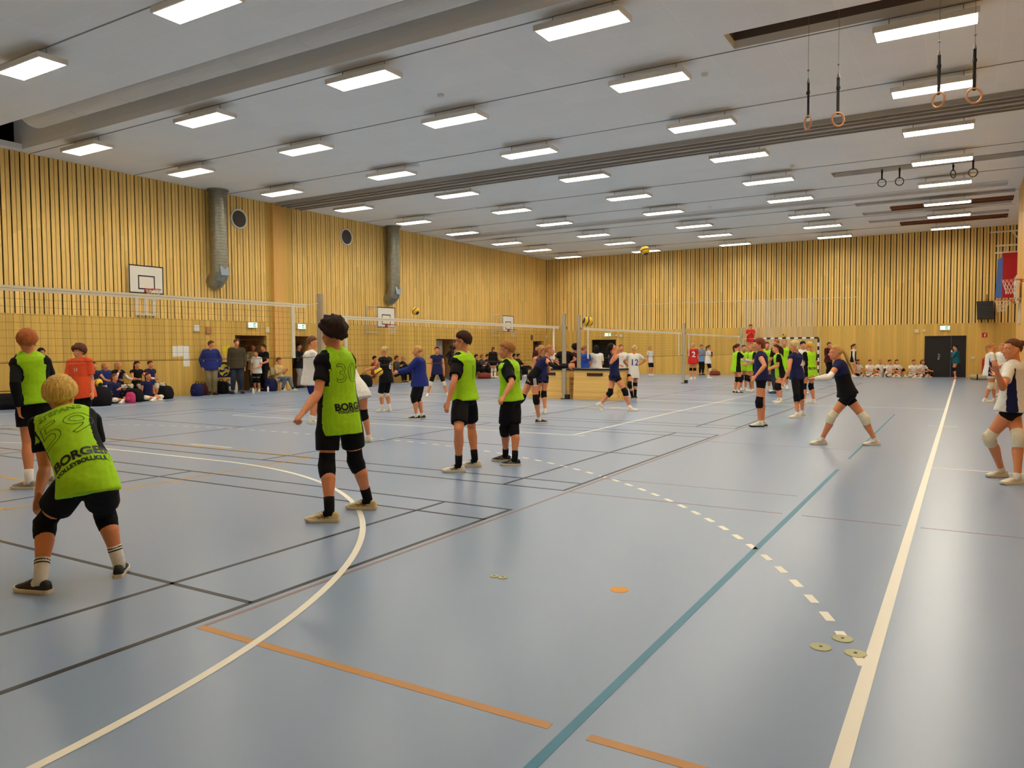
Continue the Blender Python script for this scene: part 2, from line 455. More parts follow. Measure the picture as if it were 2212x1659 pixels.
# ---------------- basketball boards
m_board = mat('board_white', (232, 226, 214), rough=0.35); m_orange = mat('rim_red', (206, 60, 34), rough=0.4); m_line = mat('line_black', (24, 24, 26), rough=0.5)
m_cord = mat('white_cord', (220, 210, 190), rough=0.8)
m_frame = mat('frame_white', (222, 212, 190), rough=0.5)
def ring_pts(r, n, z=0, cx=0, cy=0): return [(cx+r*math.cos(2*math.pi*i/n), cy+r*math.sin(2*math.pi*i/n), z) for i in range(n)]
def torus(s, r, rr, c=(0, 0, 0), X=(1,0,0), Y=(0,1,0), n=32, m=8):
    c = V(c); X = V(X); Y = V(Y); Z = X.cross(Y); R = []
    for i in range(n+1):
        a = 2*math.pi*i/n; d = X*math.cos(a)+Y*math.sin(a)
        R.append([c + d*(r+rr*math.cos(2*math.pi*j/m)) + Z*(rr*math.sin(2*math.pi*j/m)) for j in range(m)])
    s.rings(R, False)
def hoop(name, loc, rot, zr, off, lab, frame_up=True, netk=True):
    """board plane faces local +X, origin on wall under the board; zr rim height"""
    t = empty(name, loc, lab, 'basketball hoop', 'wall mounted basketball hoops', rotz=rot)
    zb = zr-0.12
    s = S(); s.box((off, -0.6, zb), (off+0.03, 0.6, zb+0.9)); b = link('backboard', s.mesh(), m_board, t)
    s = S(); w = 0.035; x0, x1 = off+0.028, off+0.034
    for (a, c, e, f) in ((-0.6, zb, 0.6, zb+w), (-0.6, zb+0.9-w, 0.6, zb+0.9), (-0.6, zb, -0.6+w, zb+0.9), (0.6-w, zb, 0.6, zb+0.9),
                         (-0.29, zb+0.13, 0.29, zb+0.17), (-0.29, zb+0.54, 0.29, zb+0.58), (-0.29, zb+0.13, -0.255, zb+0.58), (0.255, zb+0.13, 0.29, zb+0.58)):
        s.box((x0, a, c), (x1, e, f))
    link('board_line', s.mesh(), m_line, b)
    s = S(); torus(s, 0.225, 0.01, (off+0.38, 0, zr)); s.box((off+0.03, -0.09, zr-0.09), (off+0.045, 0.09, zr+0.02)); s.box((off+0.03, -0.08, zr-0.012), (off+0.17, 0.08, zr+0.004))
    s.tube([(off+0.04, 0.06, zr-0.08), (off+0.2, 0.11, zr-0.01)], 0.008, n=6); s.tube([(off+0.04, -0.06, zr-0.08), (off+0.2, -0.11, zr-0.01)], 0.008, n=6)
    rm = link('rim', s.mesh(), m_orange, t, smooth=True)
    s = S(); n = 12
    for i in range(n):
        for d in (1, -1):
            P = []
            for k in range(5):
                a = 2*math.pi*(i+d*k*0.5)/n; r = 0.222-0.028*k if k < 4 else 0.125
                P.append((off+0.38+r*math.cos(a), r*math.sin(a), zr-0.1*k))
            s.tube(P, 0.0045, n=4)
    link('net', s.mesh(), m_cord, t)
    s = S()
    if off > 0.15:
        for y in (-0.35, 0.35):
            for z in (zb+0.1, zb+0.8): s.tube([(0.02, y, z), (off, y*0.9, z)], 0.018, n=6)
            s.tube([(0.02, y, zb-0.05), (off, y*0.9, zb+0.75)], 0.014, n=6)
            s.tube([(0.02, y, zb-0.25), (0.02, y, zb+1.0)], 0.022, n=6)
        s.tube([(0.02, -0.35, zb+0.98), (0.02, 0.35, zb+0.98)], 0.02, n=6); s.tube([(0.02, -0.35, zb-0.2), (0.02, 0.35, zb-0.2)], 0.02, n=6)
        s.tube([(0.02, 0.35, zb), (off, -0.3, zb+0.75)], 0.012, n=6)
    else:
        for y in (-0.3, 0.0, 0.3): s.box((0.0, y-0.05, zb-0.65), (0.05, y+0.05, zb))
        s.box((0, -0.36, zb-0.7), (0.06, 0.36, zb-0.64)); s.box((0, -0.5, zb+0.1), (off, 0.5, zb+0.14))
    link('wall_frame', s.mesh(), m_frame, t)
    return t
hoop('basketball_hoop', (XL, 14.1, 0), 0, 3.5, 0.10, 'near basketball hoop, flat against the left wall')
hoop('basketball_hoop', (XL, 25.0, 0), 0, 2.62, 0.82, 'basketball hoop on white folding frame, left wall, middle one')
hoop('basketball_hoop', (XL, 35.4, 0), 0, 2.6, 0.82, 'farthest basketball hoop on the left wall')
p1 = atD(2193, 604, 21.5); p2 = atD(2165, 648, 25.8)
hoop('basketball_hoop', (XR, p1.y, 0), math.pi, p1.z, max(0.1, XR-p1.x-0.38), 'basketball hoop on the right wall, nearer one')
hoop('basketball_hoop', (XR, p2.y, 0), math.pi, p2.z, max(0.1, XR-p2.x-0.38), 'basketball hoop on the right wall, farther one')

# ---------------- doors
m_doorg = mat('door_grey', (112, 100, 88), rough=0.5); m_doorb = mat('door_black', (26, 20, 18), rough=0.45); m_steel = mat('steel', (170, 168, 160), rough=0.3, metal=0.9)
m_recess = wood_mat('recess_wood', 1, (176, 132, 78), width=0.145, vari=0.1)
# recess boxes behind left openings
s = S()
for (a, b, h) in LDOORS[:3]:
    s.box((XL-0.16, a-0.1, 0), (XL-1.5, a, h)); s.box((XL-0.16, b, 0), (XL-1.5, b+0.1, h)); s.box((XL-0.16, a, h), (XL-1.5, b, h+0.1)); s.box((XL-1.5, a, 0), (XL-1.6, b, h))
a, b, h = LDOORS[3]
s.box((XL-0.16, a-0.1, 0), (XL-0.5, a, h)); s.box((XL-0.16, b, 0), (XL-0.5, b+0.1, h)); s.box((XL-0.16, a, h), (XL-0.5, b, h+0.1)); s.box((XL-0.5, a, 0), (XL-0.6, b, h))
link('trim_3', s.mesh(), m_recess, kind='structure')
def door(name, a, b, m, handle):
    s = S(); s.box(a, b); o = link(name, s.mesh(), m, kind='structure')
    s = S()
    for q in handle: s.box(*q)
    link('door_handle', s.mesh(), m_steel, o); return o
door('door_1', (XL-1.42, 17.75, 0), (XL-1.48, 18.65, 2.0), m_doorg, [((XL-1.42, 17.85, 1.0), (XL-1.37, 17.98, 1.03))])
door('door_2', (XL-1.42, 20.36, 0), (XL-1.48, 21.2, 2.02), m_doorg, [((XL-1.42, 20.46, 1.0), (XL-1.37, 20.6, 1.03))])
door('door_3', (XL-0.2, 29.85, 0), (XL-0.26, 30.6, 2.0), mat('door_light_grey', (150, 140, 130), rough=0.5), [((XL-0.2, 30.45, 1.0), (XL-0.15, 30.56, 1.03))])
door('door_4', (XL-0.42, 39.8, 0), (XL-0.48, 41.0, 1.95), mat('door_maroon', (70, 30, 26), rough=0.5), [((XL-0.42, 39.9, 1.0), (XL-0.37, 40.0, 1.03))])
# far doors
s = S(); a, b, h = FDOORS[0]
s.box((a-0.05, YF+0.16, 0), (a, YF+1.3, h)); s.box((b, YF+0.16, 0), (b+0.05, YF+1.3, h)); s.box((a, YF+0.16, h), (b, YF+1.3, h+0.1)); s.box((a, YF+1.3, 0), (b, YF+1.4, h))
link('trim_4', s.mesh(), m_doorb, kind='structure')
s = S(); s.box((8.62, YF+0.02, 0), (8.66, YF+0.2, 2.02)); s.box((10.34, YF+0.02, 0), (10.38, YF+0.2, 2.02)); s.box((8.62, YF-0.01, 1.98), (10.38, YF+0.2, 2.02))
link('trim_5', s.mesh(), m_doorb, kind='structure')
door('door_5', (8.66, YF+0.06, 0.01), (9.74, YF+0.11, 1.98), m_doorb, [((9.2, YF+0.02, 1.0), (9.3, YF+0.06, 1.04)), ((9.19, YF+0.04, 0.86), (9.26, YF+0.06, 0.96)), ((9.2, YF+0.04, 1.08), (9.28, YF+0.06, 1.14))])
door('door_6', (9.75, YF+0.06, 0.01), (10.34, YF+0.11, 1.98), m_doorb, [((9.85, YF+0.03, 1.0), (9.88, YF+0.06, 1.04))])

# exit signs (text-free pictogram signs: running man, arrow, door)
m_sign = mat('sign_white_lit', (225, 240, 232), emit=0.55); m_green = mat('sign_green_lit', (20, 140, 90), emit=0.35)
def exit_sign(loc, rot, lab):
    t = empty('exit_sign', loc, lab, 'exit sign', 'lit exit signs', rotz=rot)
    s = S(); s.box((0, -0.21, -0.1), (0.05, 0.21, 0.1)); link('housing', s.mesh(), m_white, t)
    s = S(); s.box((0.05, -0.2, -0.09), (0.054, 0.2, 0.09)); link('panel', s.mesh(), m_sign, t)
    s = S(); s.box((0.054, 0.02, -0.075), (0.056, 0.19, 0.075)); link('green_field', s.mesh(), m_green, t)
    s = S(); x = 0.057
    s.box((x, 0.125, -0.06), (x+0.002, 0.175, 0.06))
    s.tube([(x+0.001, 0.085, 0.045), (x+0.002, 0.085, 0.046)], 0.012, side=(0, 1, 0), n=10)
    for a, b in (((0.085, 0.03), (0.075, -0.01)), ((0.075, -0.01), (0.1, -0.03)), ((0.1, -0.03), (0.095, -0.06)), ((0.075, -0.01), (0.06, -0.035)), ((0.06, -0.035), (0.035, -0.035)), ((0.085, 0.025), (0.11, 0.005)), ((0.08, 0.025), (0.05, 0.01))):
        s.tube([(x, a[0], a[1]), (x, b[0], b[1])], 0.006, n=6)
    link('running_figure', s.mesh(), m_sign, t)
    s = S()
    for a, b in (((-0.04, 0), (-0.15, 0)), ((-0.15, 0), (-0.11, 0.03)), ((-0.15, 0), (-0.11, -0.03))): s.tube([(0.056, a[0], a[1]), (0.056, b[0], b[1])], 0.007, n=6)
    link('arrow', s.mesh(), m_green, t)
exit_sign((XL+0.02, 18.36, 2.47), 0, 'lit exit sign above the doorway left of the wall pillar')
exit_sign((XL+0.02, 20.78, 2.47), 0, 'lit exit sign above the doorway right of the wall pillar')
exit_sign((-8.25, YF-0.02, 2.35), -math.pi/2, 'lit exit sign above the dark doorway in the far wall')
exit_sign((9.48, YF-0.02, 2.4), -math.pi/2, 'lit exit sign above the black double door')
# small wall devices
m_cream = mat('cream_plastic', (226, 208, 168), rough=0.5)
def wallbox(u, v, plane, val, w, h, m, name, lab, cat, d=0.06, disc=False):
    p = on(u, v, plane, val); s = S()
    if plane == 0:
        s.box((0, -w/2, -h/2), (d, w/2, h/2))
    elif disc:
        s.tube([(0, 0, 0), (0, -d, 0)], w/2, n=18)
    else:
        s.box((-w/2, -d, -h/2), (w/2, 0, h/2))
    o = link(name, s.mesh(), m, label=lab, cat=cat); o.location = p; return o
wallbox(423, 709, 0, XL, 0.2, 0.22, m_white, 'wall_alarm', 'white alarm box on left wall above the pinned papers', 'alarm')
wallbox(450, 713, 0, XL, 0.2, 0.22, mat('alarm_tan', (196, 140, 88)), 'wall_alarm', 'tan alarm sounder beside the white alarm box', 'alarm')
wallbox(576, 712, 0, XL, 0.16, 0.2, m_cream, 'wall_switch', 'cream device on left wall just left of the pillar', 'switch box')
wallbox(1148, 729, 0, XL, 0.2, 0.3, mat('device_dark', (120, 92, 56)), 'wall_device', 'dark device beside the far left maroon door', 'device')
wallbox(1980, 715, 1, YF, 0.18, 0.18, m_cream, 'thermostat', 'square cream sensor left of the far exit sign', 'sensor')
wallbox(1996, 714, 1, YF, 0.13, 0.13, m_cream, 'round_sensor', 'round cream sensor left of the far exit sign', 'sensor', disc=True)
wallbox(1342, 725, 1, YF, 0.16, 0.18, m_cream, 'wall_sensor', 'cream sensor right of the far dark doorway', 'sensor')
wallbox(1332, 724, 1, YF, 0.1, 0.1, m_cream, 'round_sensor', 'small round sensor right of the far dark doorway', 'sensor', disc=True)
wallbox(2102, 773, 1, YF, 0.16, 0.12, m_cream, 'wall_socket', 'cream socket right of the black double door', 'socket')
wallbox(1178, 727, 0, XL, 0.25, 0.2, m_cream, 'wall_sensor', 'cream sensor high beside the far left corner', 'sensor')
m_red = mat('sign_red', (206, 44, 28), rough=0.5); m_wht = mat('marking_white', (235, 232, 220), rough=0.5)
p = on(2127, 724, 1, YF); t = empty('fire_sign', p, 'red fire extinguisher sign right of the black door', 'sign')
s = S(); s.box((-0.11, -0.012, -0.11), (0.11, 0, 0.11)); link('sign_plate', s.mesh(), m_red, t)
s = S(); s.box((-0.02, -0.016, -0.07), (0.03, -0.012, 0.04)); s.box((-0.01, -0.016, 0.045), (0.06, -0.012, 0.07)); link('pictogram', s.mesh(), m_wht, t)
# papers on the wall
for i, (u, v, w, h) in enumerate(((380, 759, 0.25, 0.36), (391, 758, 0.25, 0.36), (402, 759, 0.25, 0.36), (403, 780, 0.25, 0.36))):
    p = on(u, v, 0, XL+0.004+0.002*i); s = S(); s.box((0, -w/2, -h/2), (0.002, w/2, h/2))
    o = link('paper_sheet', s.mesh(), mat('paper', (238, 234, 224), rough=0.7), label='white paper sheet pinned on left wall, ' + ['left of the upper three', 'middle of the upper three', 'right of the upper three', 'single lower one'][i], cat='paper', group='papers pinned on the wall')
    o.location = p
# extinguisher trolley
p = on(2125, 818, 2, 0); t = empty('fire_extinguisher_cabinet', V((11.2, YF-0.35, 0)), 'red upright fire extinguisher cabinet near the far right corner', 'cabinet')
s = S(); R = []
for z, k in ((0.12, 0.9), (0.16, 1.0), (0.8, 1.0), (0.9, 0.92), (0.93, 0.7)):
    R.append([(0.17*k*a, 0.15*k*b, z) for a, b in ((-1,-.8),(-.8,-1),(.8,-1),(1,-.8),(1,.8),(.8,1),(-.8,1),(-1,.8))])
s.rings(R); link('cabinet_body', s.mesh(), mat('cabinet_red', (200, 26, 22), rough=0.35), t)
s = S(); s.box((-0.08, -0.03, 0.93), (0.08, 0.03, 1.0)); link('handle', s.mesh(), mat('cabinet_dark_red', (120, 20, 18)), t)
s = S(); s.box((-0.02, -0.155, 0.45), (0.03, -0.15, 0.7)); s.box((-0.03, -0.155, 0.28), (0.03, -0.15, 0.33)); link('marking', s.mesh(), m_wht, t)
s = S(); s.box((-0.2, -0.18, 0), (0.2, 0.18, 0.12)); link('base', s.mesh(), m_black, t)

# speaker on far wall, mattress, brackets
p = on(2129, 670, 1, YF-0.35); t = empty('loudspeaker', p, 'black slanted loudspeaker hung on the far wall', 'loudspeaker')
s = S(); s.add([(-0.33, 0.3, -0.42), (0.33, 0.3, -0.42), (0.36, -0.28, -0.36), (-0.3, -0.3, -0.36), (-0.36, 0.3, 0.42), (0.3, 0.3, 0.42), (0.3, -0.1, 0.42), (-0.38, -0.1, 0.42)], [(0,3,2,1),(4,5,6,7),(0,1,5,4),(1,2,6,5),(2,3,7,6),(3,0,4,7)])
link('cabinet_shell', s.mesh(), m_black, t)
s = S()
for k in range(6): z = -0.28+k*0.12; y = -0.29+(z+0.36)*0.24; s.box((-0.32, y-0.01, z), (0.3, y+0.03, z+0.02))
link('grille_bar', s.mesh(), mat('speaker_bar', (62, 58, 52)), t)
s = S(); s.tube([(0.05, 0.3, 0.4), (0.05, 0.2, 0.75)], 0.02, n=8); link('bracket', s.mesh(), m_black, t)
a = on(2152, 548, 1, 37.5); b = on(2184, 643, 1, 37.5)
t = empty('hanging_mat', V(((a.x+b.x)/2, 37.5, b.z)), 'red and blue gym mat hanging near the right wall', 'mat')
w = b.x-a.x; h = a.z-b.z
s = S(); s.box((-w/2+0.24, -0.1, 0), (w/2+0.2, 0.1, h)); link('red_mat', s.mesh(), mat('mat_red', (176, 20, 26), rough=0.6), t, label='red mat')
s = S(); s.add([(-w/2, -0.06, 0), (-w/2+0.24, -0.1, 0), (-w/2+0.24, 0.1, 0), (-w/2, 0.1, 0.02), (-w/2+0.06, -0.06, h-0.25), (-w/2+0.24, -0.1, h-0.15), (-w/2+0.24, 0.1, h-0.15), (-w/2+0.06, 0.1, h-0.25)], [(0,3,2,1),(4,5,6,7),(0,1,5,4),(1,2,6,5),(2,3,7,6),(3,0,4,7)])
link('blue_mat', s.mesh(), mat('mat_blue', (70, 104, 170), rough=0.6), t, label='blue mat')
s = S(); s.box((-w/2-0.05, -0.03, h), (w/2+0.3, 0.03, h+0.06))
for x in (-0.2, 0.1, 0.35): s.tube([(x, 0, h), (x, 0, h+0.3)], 0.02, n=6)
s.box((-w/2, -0.03, h+0.3), (w/2+0.3, 0.03, h+0.36)); link('hanger_rail', s.mesh(), m_frame, t)
for (u0, v0, u1, v1, y, lab) in ((2139, 502, 2166, 499, 38.5, 'white wall bracket near ceiling, right corner, lower one'), (2172, 484, 2188, 482, 36.5, 'white wall bracket near ceiling, right corner, upper one')):
    a = on(u0, v0, 1, y); b = V((XR2, y, a.z)); s = S(); s.tube([a, b], 0.035, n=8); s.tube([a+(b-a)*0.6, V((XR2, y, a.z-0.75))], 0.03, n=8)
    link('wall_bracket', s.mesh(), m_frame, label=lab, cat='bracket')

# curtain rail wire and net curtain at the far end
m_sheer = D.materials.new('net_curtain'); m_sheer.use_nodes = True; MATS['net_curtain'] = m_sheer
bb = m_sheer.node_tree.nodes['Principled BSDF']; bb.inputs['Base Color'].default_value = (*lin((244, 236, 206)), 1); bb.inputs['Roughness'].default_value = 0.9
bb.inputs['Alpha'].default_value = 0.24
YCU = 41.25
a = on(1376, 657, 1, YCU); b = on(1852, 641, 1, YCU); t = empty('net_curtain', V((a.x, YCU, a.z)), 'sheer ball net curtain hanging on a wire at the far wall', 'net curtain')
s = S(); n = 12
for k in range(n):
    p = V((0, 0, 0)).lerp(V((b.x-a.x, 0, b.z-a.z)), k/n); q = V((0, 0, 0)).lerp(V((b.x-a.x, 0, b.z-a.z)), (k+1)/n)
    s.tube([p, (p+q)/2-V((0, 0, 0.04)), q], 0.014, n=6)
link('wire', s.mesh(), m_cord, t)
x0 = on(1600, 655, 1, YCU).x-a.x; x1 = on(1765, 650, 1, YCU).x-a.x
def curtain(xa, xb, amp, nf, nm):
    s = S(); nx = nf*6; P = []
    for z in range(9):
        for i in range(nx+1):
            f = i/nx; g = z/8
            x = xa+(xb-xa)*f; zt = -(a.z-0.05)*g-0.03
            sway = math.sin(g*2.2)*0.12
            P.append((x+sway, amp*math.sin(f*nf*2*math.pi)*(0.4+0.6*g), zt))
    F = [[z*(nx+1)+i, z*(nx+1)+i+1, (z+1)*(nx+1)+i+1, (z+1)*(nx+1)+i] for z in range(8) for i in range(nx)]
    s.add(P, F); link(nm, s.mesh(), m_sheer, t, smooth=True)
curtain(x0+0.2, x1-0.25, 0.05, 5, 'curtain_sheet'); curtain(x0, x0+0.28, 0.09, 5, 'gathered_edge'); curtain(x1-0.28, x1, 0.1, 6, 'gathered_edge'); curtain(x0+1.25, x0+1.7, 0.09, 4, 'gathered_fold')

# hand ball goal at the far end
m_gdark = mat('goal_dark', (36, 26, 24)); 
p0 = on(1640, 729, 1, 40.2); p1 = on(1768, 728, 1, 40.2)
t = empty('handball_goal', V(((p0.x+p1.x)/2, 40.2, 0)), 'white and black striped handball goal at the far wall', 'goal')
hw = (p1.x-p0.x)/2; s = S(); s2 = S(); n = 15
for k in range(n):
    a_ = -hw+2*hw*k/n; b_ = -hw+2*hw*(k+1)/n
    (s if k % 2 else s2).box((a_, -0.04, 1.94), (b_, 0.04, 2.03))
for k in range(10):
    for x in (-hw, hw): (s2 if k % 2 else s).box((x-0.04, -0.04, 0.194*k), (x+0.04, 0.04, 0.194*(k+1)))
link('goal_frame_dark', s2.mesh(), m_gdark, t); link('goal_frame_white', s.mesh(), m_white, t)
s = S()
for x in (-hw, hw): s.tube([(x, 0, 1.98), (x, 0.6, 1.9), (x, 0.85, 0.03), (x, 0, 0.03)], 0.018, n=6)
link('goal_brace', s.mesh(), m_frame, t)
s = S()
for k in range(31): x = -hw+2*hw*k/30; s.tube([(x, 0.02, 1.95), (x, 0.55, 1.85), (x, 0.8, 0.05)], 0.004, n=4)
for k in range(18): z = 0.08+k*0.1; s.tube([(-hw, 0.8-z*0.13, z), (hw, 0.8-z*0.13, z)], 0.004, n=4)
link('goal_net', s.mesh(), m_cord, t)

# gymnastic rings
m_strap = mat('black_strap', (34, 34, 32), rough=0.8); m_ringw = mat('ring_wood', (196, 138, 92), rough=0.4); m_cable = mat('steel_cable', (150, 140, 125), rough=0.5)
def gring(u, v, y, vtop, rr, rot, lab, mm):
    p = on(u, v, 1, y); zt = on(u, vtop, 1, y).z
    t = empty('gymnastic_ring', p, lab, 'gymnastic ring', 'gymnastic rings hanging from ceiling', rotz=rot)
    s = S(); torus(s, rr, 0.016, (0, 0, 0), (1, 0, 0), (0, 0, 1), n=32, m=10); link('ring', s.mesh(), mm, t, smooth=True)
    s = S(); h = min(zt-p.z, ZC-p.z)
    s.box((-0.022, -0.006, rr-0.03), (0.022, 0.0, h)); s.box((-0.022, 0.008, rr-0.03), (0.022, 0.014, h)); s.box((-0.026, -0.02, h*0.72), (0.026, 0.02, h*0.72+0.05)); link('strap', s.mesh(), m_strap, t)
    if p.z+h >= ZC-0.1:
        s = S(); s.tube([(0, 0, h), (0, 0, ZC+0.62-p.z)], 0.004, n=5); link('cable', s.mesh(), m_cable, t)
    else:
        s = S(); s.tube([(0, 0, h), (0, 0, h+0.09)], [0.03, 0.008], n=8); s.tube([(0, 0, h+0.09), (0, 0, ZC+0.62-p.z)], 0.004, n=5)
        s.ell((0, 0, h+0.22), (0.02, 0.02, 0.02), n=10, m=6); link('cable', s.mesh(), m_cable, t)
gring(1745, 265, 13.4, 180, 0.115, -0.9, 'leftmost wooden gymnastic ring of the near four', m_ringw)
gring(1810, 258, 13.4, 168, 0.115, 0.75, 'second from left of the near wooden gymnastic rings, seen edge on', m_ringw)
gring(2027, 216, 13.4, 120, 0.115, -0.7, 'third from left of the near wooden gymnastic rings', m_ringw)
gring(2104, 207, 13.4, 106, 0.115, 0.45, 'rightmost wooden gymnastic ring of the near four', m_ringw)
m_ringg = mat('ring_grey', (90, 84, 76), rough=0.5)
gring(1905, 395, 26.0, 366, 0.12, 0.3, 'leftmost of the far gymnastic rings', m_ringg)
gring(1943, 392, 26.0, 362, 0.12, 0.3, 'second from left of the far gymnastic rings', m_ringg)
gring(2059, 376, 26.0, 355, 0.12, 1.0, 'third from left of the far gymnastic rings', m_ringg)
gring(2102, 373, 26.0, 343, 0.12, 0.3, 'rightmost of the far gymnastic rings', m_ringg)

# ------------------------------------------------------------------ floor markings (thin paint)
m_lw = mat('line_white_paint', (238, 234, 218), rough=0.4); m_lk = mat('line_black_paint', (26, 22, 26), rough=0.4); m_lo = mat('line_orange_paint', (192, 134, 54), rough=0.4)
m_lt = mat('line_teal_paint', (30, 120, 150), rough=0.4); m_ly = mat('line_yellow_paint', (212, 160, 60), rough=0.4); m_lb = mat('line_brown_paint', (140, 112, 108), rough=0.4)
def strip(s, x0, y0, x1, y1, w, z):
    d = V((x1-x0, y1-y0, 0)); n = V((-d.y, d.x, 0)).normalized()*w/2
    P = [V((x0, y0, 0))+n, V((x0, y0, 0))-n, V((x1, y1, 0))-n, V((x1, y1, 0))+n]
    s.add([q+V((0, 0, z)) for q in P]+[q+V((0, 0, -0.001)) for q in P], [(0, 1, 2, 3), (7, 6, 5, 4), (0, 4, 5, 1), (1, 5, 6, 2), (2, 6, 7, 3), (3, 7, 4, 0)])
Z1 = 0.0012; Z2 = 0.0016; Z3 = 0.002
def arc_pts(r, yg, sg, n=64):
    P = []
    for i in range(n+1):
        a = math.pi/2*i/n; P.append((1.5+r*math.cos(a), yg+sg*r*math.sin(a)))
    for i in range(n+1):
        a = math.pi/2+math.pi/2*i/n; P.append((-1.5+r*math.cos(a), yg+sg*r*math.sin(a)))
    return P
def polyline(s, P, w, z):
    out = []
    for i, p in enumerate(P):
        a = V((*P[max(0, i-1)], 0)); b = V((*P[min(len(P)-1, i+1)], 0)); d = (b-a).normalized(); n = V((-d.y, d.x, 0))*w/2
        out.append((V((*p, z))+n, V((*p, z))-n))
    vs_ = [q for o in out for q in o]; s.add(vs_, [(2*i+1, 2*i, 2*i+2, 2*i+3)[::1] for i in range(len(out)-1)])
def dashes(P, seg, gap):
    out = []; cur = []; acc = 0; onf = True; lim = seg
    for i in range(len(P)-1):
        a = V((*P[i], 0)); b = V((*P[i+1], 0)); L = (b-a).length; t = 0
        if onf and not cur: cur = [tuple(a[:2])]
        while acc+(L-t) >= lim:
            t += lim-acc; q = a+(b-a)*(t/L); acc = 0
            if onf: cur.append(tuple(q[:2])); out.append(cur); cur = []
            else: cur = [tuple(q[:2])]
            onf = not onf; lim = seg if onf else gap
        acc += L-t
        if onf: cur.append(tuple(b[:2]))
    return out
s = S()
for x in (-9.97, 9.97): strip(s, x, -1.0 if x > 0 else 0.0, x, 40.0, 0.062, Z2)
link('trim_6', s.mesh(), m_lw, kind='structure')                      # handball side lines
s = S()
for yg, sg in ((0, 1), (40, -1)):
    polyline(s, arc_pts(5.975, yg, sg), 0.05, Z2)
    strip(s, -0.5, yg+sg*7.0, 0.5, yg+sg*7.0, 0.05, Z2)
    for d in dashes([q for q in arc_pts(8.975, yg, sg, 200) if abs(q[0]) < 9.95], 0.15, 0.15): polyline(s, d, 0.05, Z1)
strip(s, -9.97, 20.0, 9.97, 20.0, 0.05, Z2); strip(s, -9.97, 0, 9.97, 0, 0.05, Z2); strip(s, -9.97, 40, 9.97, 40, 0.05, Z2)
strip(s, 9.97, 9.87, 11.9, 9.87, 0.035, Z2); strip(s, 9.75, 15.55, 10.25, 15.55, 0.04, Z2)
link('trim_7', s.mesh(), m_lw, kind='structure')
s = S()                                                             # long white volleyball court
for x in (-4.46, 4.46): strip(s, x, 11.0, x, 29.0, 0.05, Z1)
for y in (11.0, 17.0, 23.0, 29.0): strip(s, -4.46, y, 4.46, y, 0.05, Z1)
for y in (11.0, 17.0, 23.0): strip(s, 4.56, y, 4.7, y, 0.05, Z1)
link('trim_8', s.mesh(), m_lw, kind='structure')
s = S()                                                             # badminton courts, black
for (y0, y1) in ((-0.82, 5.22), (6.32, 12.22), (13.36, 19.4), (20.5, 26.5), (27.6, 33.6)):
    for x in (-6.68, 6.68, -5.92, 5.92): strip(s, x, y0, x, y1, 0.04, Z1)
    for y in (y0, y1, y0+0.46, y1-0.46): strip(s, -6.7, y, 6.7, y, 0.036, Z1)
    ym = (y0+y1)/2
    for sg in (-1, 1):
        strip(s, sg*1.98, y0, sg*1.98, y1, 0.036, Z1); strip(s, sg*1.98, ym, sg*6.68, ym, 0.036, Z1)
link('trim_9', s.mesh(), m_lk, kind='structure')
s = S()                                                             # orange and brown cross court
strip(s, 6.75, 1.79, 8.93, 1.79, 0.05, Z1); strip(s, 9.1, 1.79, 9.9, 1.79, 0.05, Z1)
strip(s, 8.9, 1.79, 9.12, 1.79, 0.0001, -0.0005)
link('trim_10', s.mesh(), m_lo, kind='structure')
s = S(); strip(s, 6.76, 1.79, 6.76, 28.0, 0.03, Z1-0.0004)
for y in (6.28,): strip(s, 6.76, y, 8.93, y, 0.018, Z1); strip(s, 9.1, y, 9.9, y, 0.018, Z1); strip(s, 10.04, y, 11.9, y, 0.018, Z1)
for y in (7.2, 11.2): strip(s, 6.76, y, 8.9, y, 0.012, Z1)
link('trim_11', s.mesh(), m_lb, kind='structure')
s = S(); strip(s, 9.01, -1.5, 9.01, 9.2, 0.045, Z1); strip(s, 9.01, 10.2, 9.01, 18.0, 0.03, Z1)
link('trim_12', s.mesh(), m_lt, kind='structure')
s = S()                                                             # yellow floorball crease
for x in (-2.42, 2.42): strip(s, x, 2.84, x, 6.84, 0.045, Z1)
for y in (2.84, 6.84): strip(s, -2.44, y, 2.44, y, 0.045, Z1)
strip(s, -1.3, 2.84, -1.3, 3.8, 0.045, Z1); strip(s, 1.3, 2.84, 1.3, 3.8, 0.045, Z1); strip(s, -1.3, 3.8, 1.3, 3.8, 0.045, Z1)
strip(s, -9, 6.9, -2.6, 6.9, 0.03, Z1)
link('trim_13', s.mesh(), m_ly, kind='structure')
# socket covers in the floor and the orange spot
m_cov = mat('brass_cover', (168, 164, 116), rough=0.35, metal=0.3)
for i, (u, v, lab) in enumerate(((1773, 1398, 'round floor socket cover, left of the three by the white line'), (1820, 1380, 'round floor socket cover, farthest of the three by the white line'), (1848, 1412, 'round floor socket cover touching the white side line'), (1068, 1245, 'small floor socket cover, left of the touching pair'), (1086, 1248, 'small floor socket cover, right of the touching pair'))):
    p = fl(u, v); t = empty('socket_cover', p, lab, 'floor socket cover', 'floor socket covers')
    r = 0.052 if i < 3 else 0.032
    s = S(); s.tube([(0, 0, -0.001), (0, 0, 0.003), (0, 0, 0.0045)], [r, r, r*0.92], n=28); link('cover_plate', s.mesh(), m_cov, t)
    s = S(); s.tube([(0, 0, 0.003), (0, 0, 0.006)], r*0.16, n=10); link('key_hole', s.mesh(), m_black, t)
p = fl(1338, 1274); s = S(); s.tube([(0, 0, -0.001), (0, 0, 0.0018)], 0.058, n=32); o = link('floor_spot', s.mesh(), mat('spot_orange', (226, 158, 44)), label='orange round spot painted on the blue floor', cat='floor marking'); o.location = p

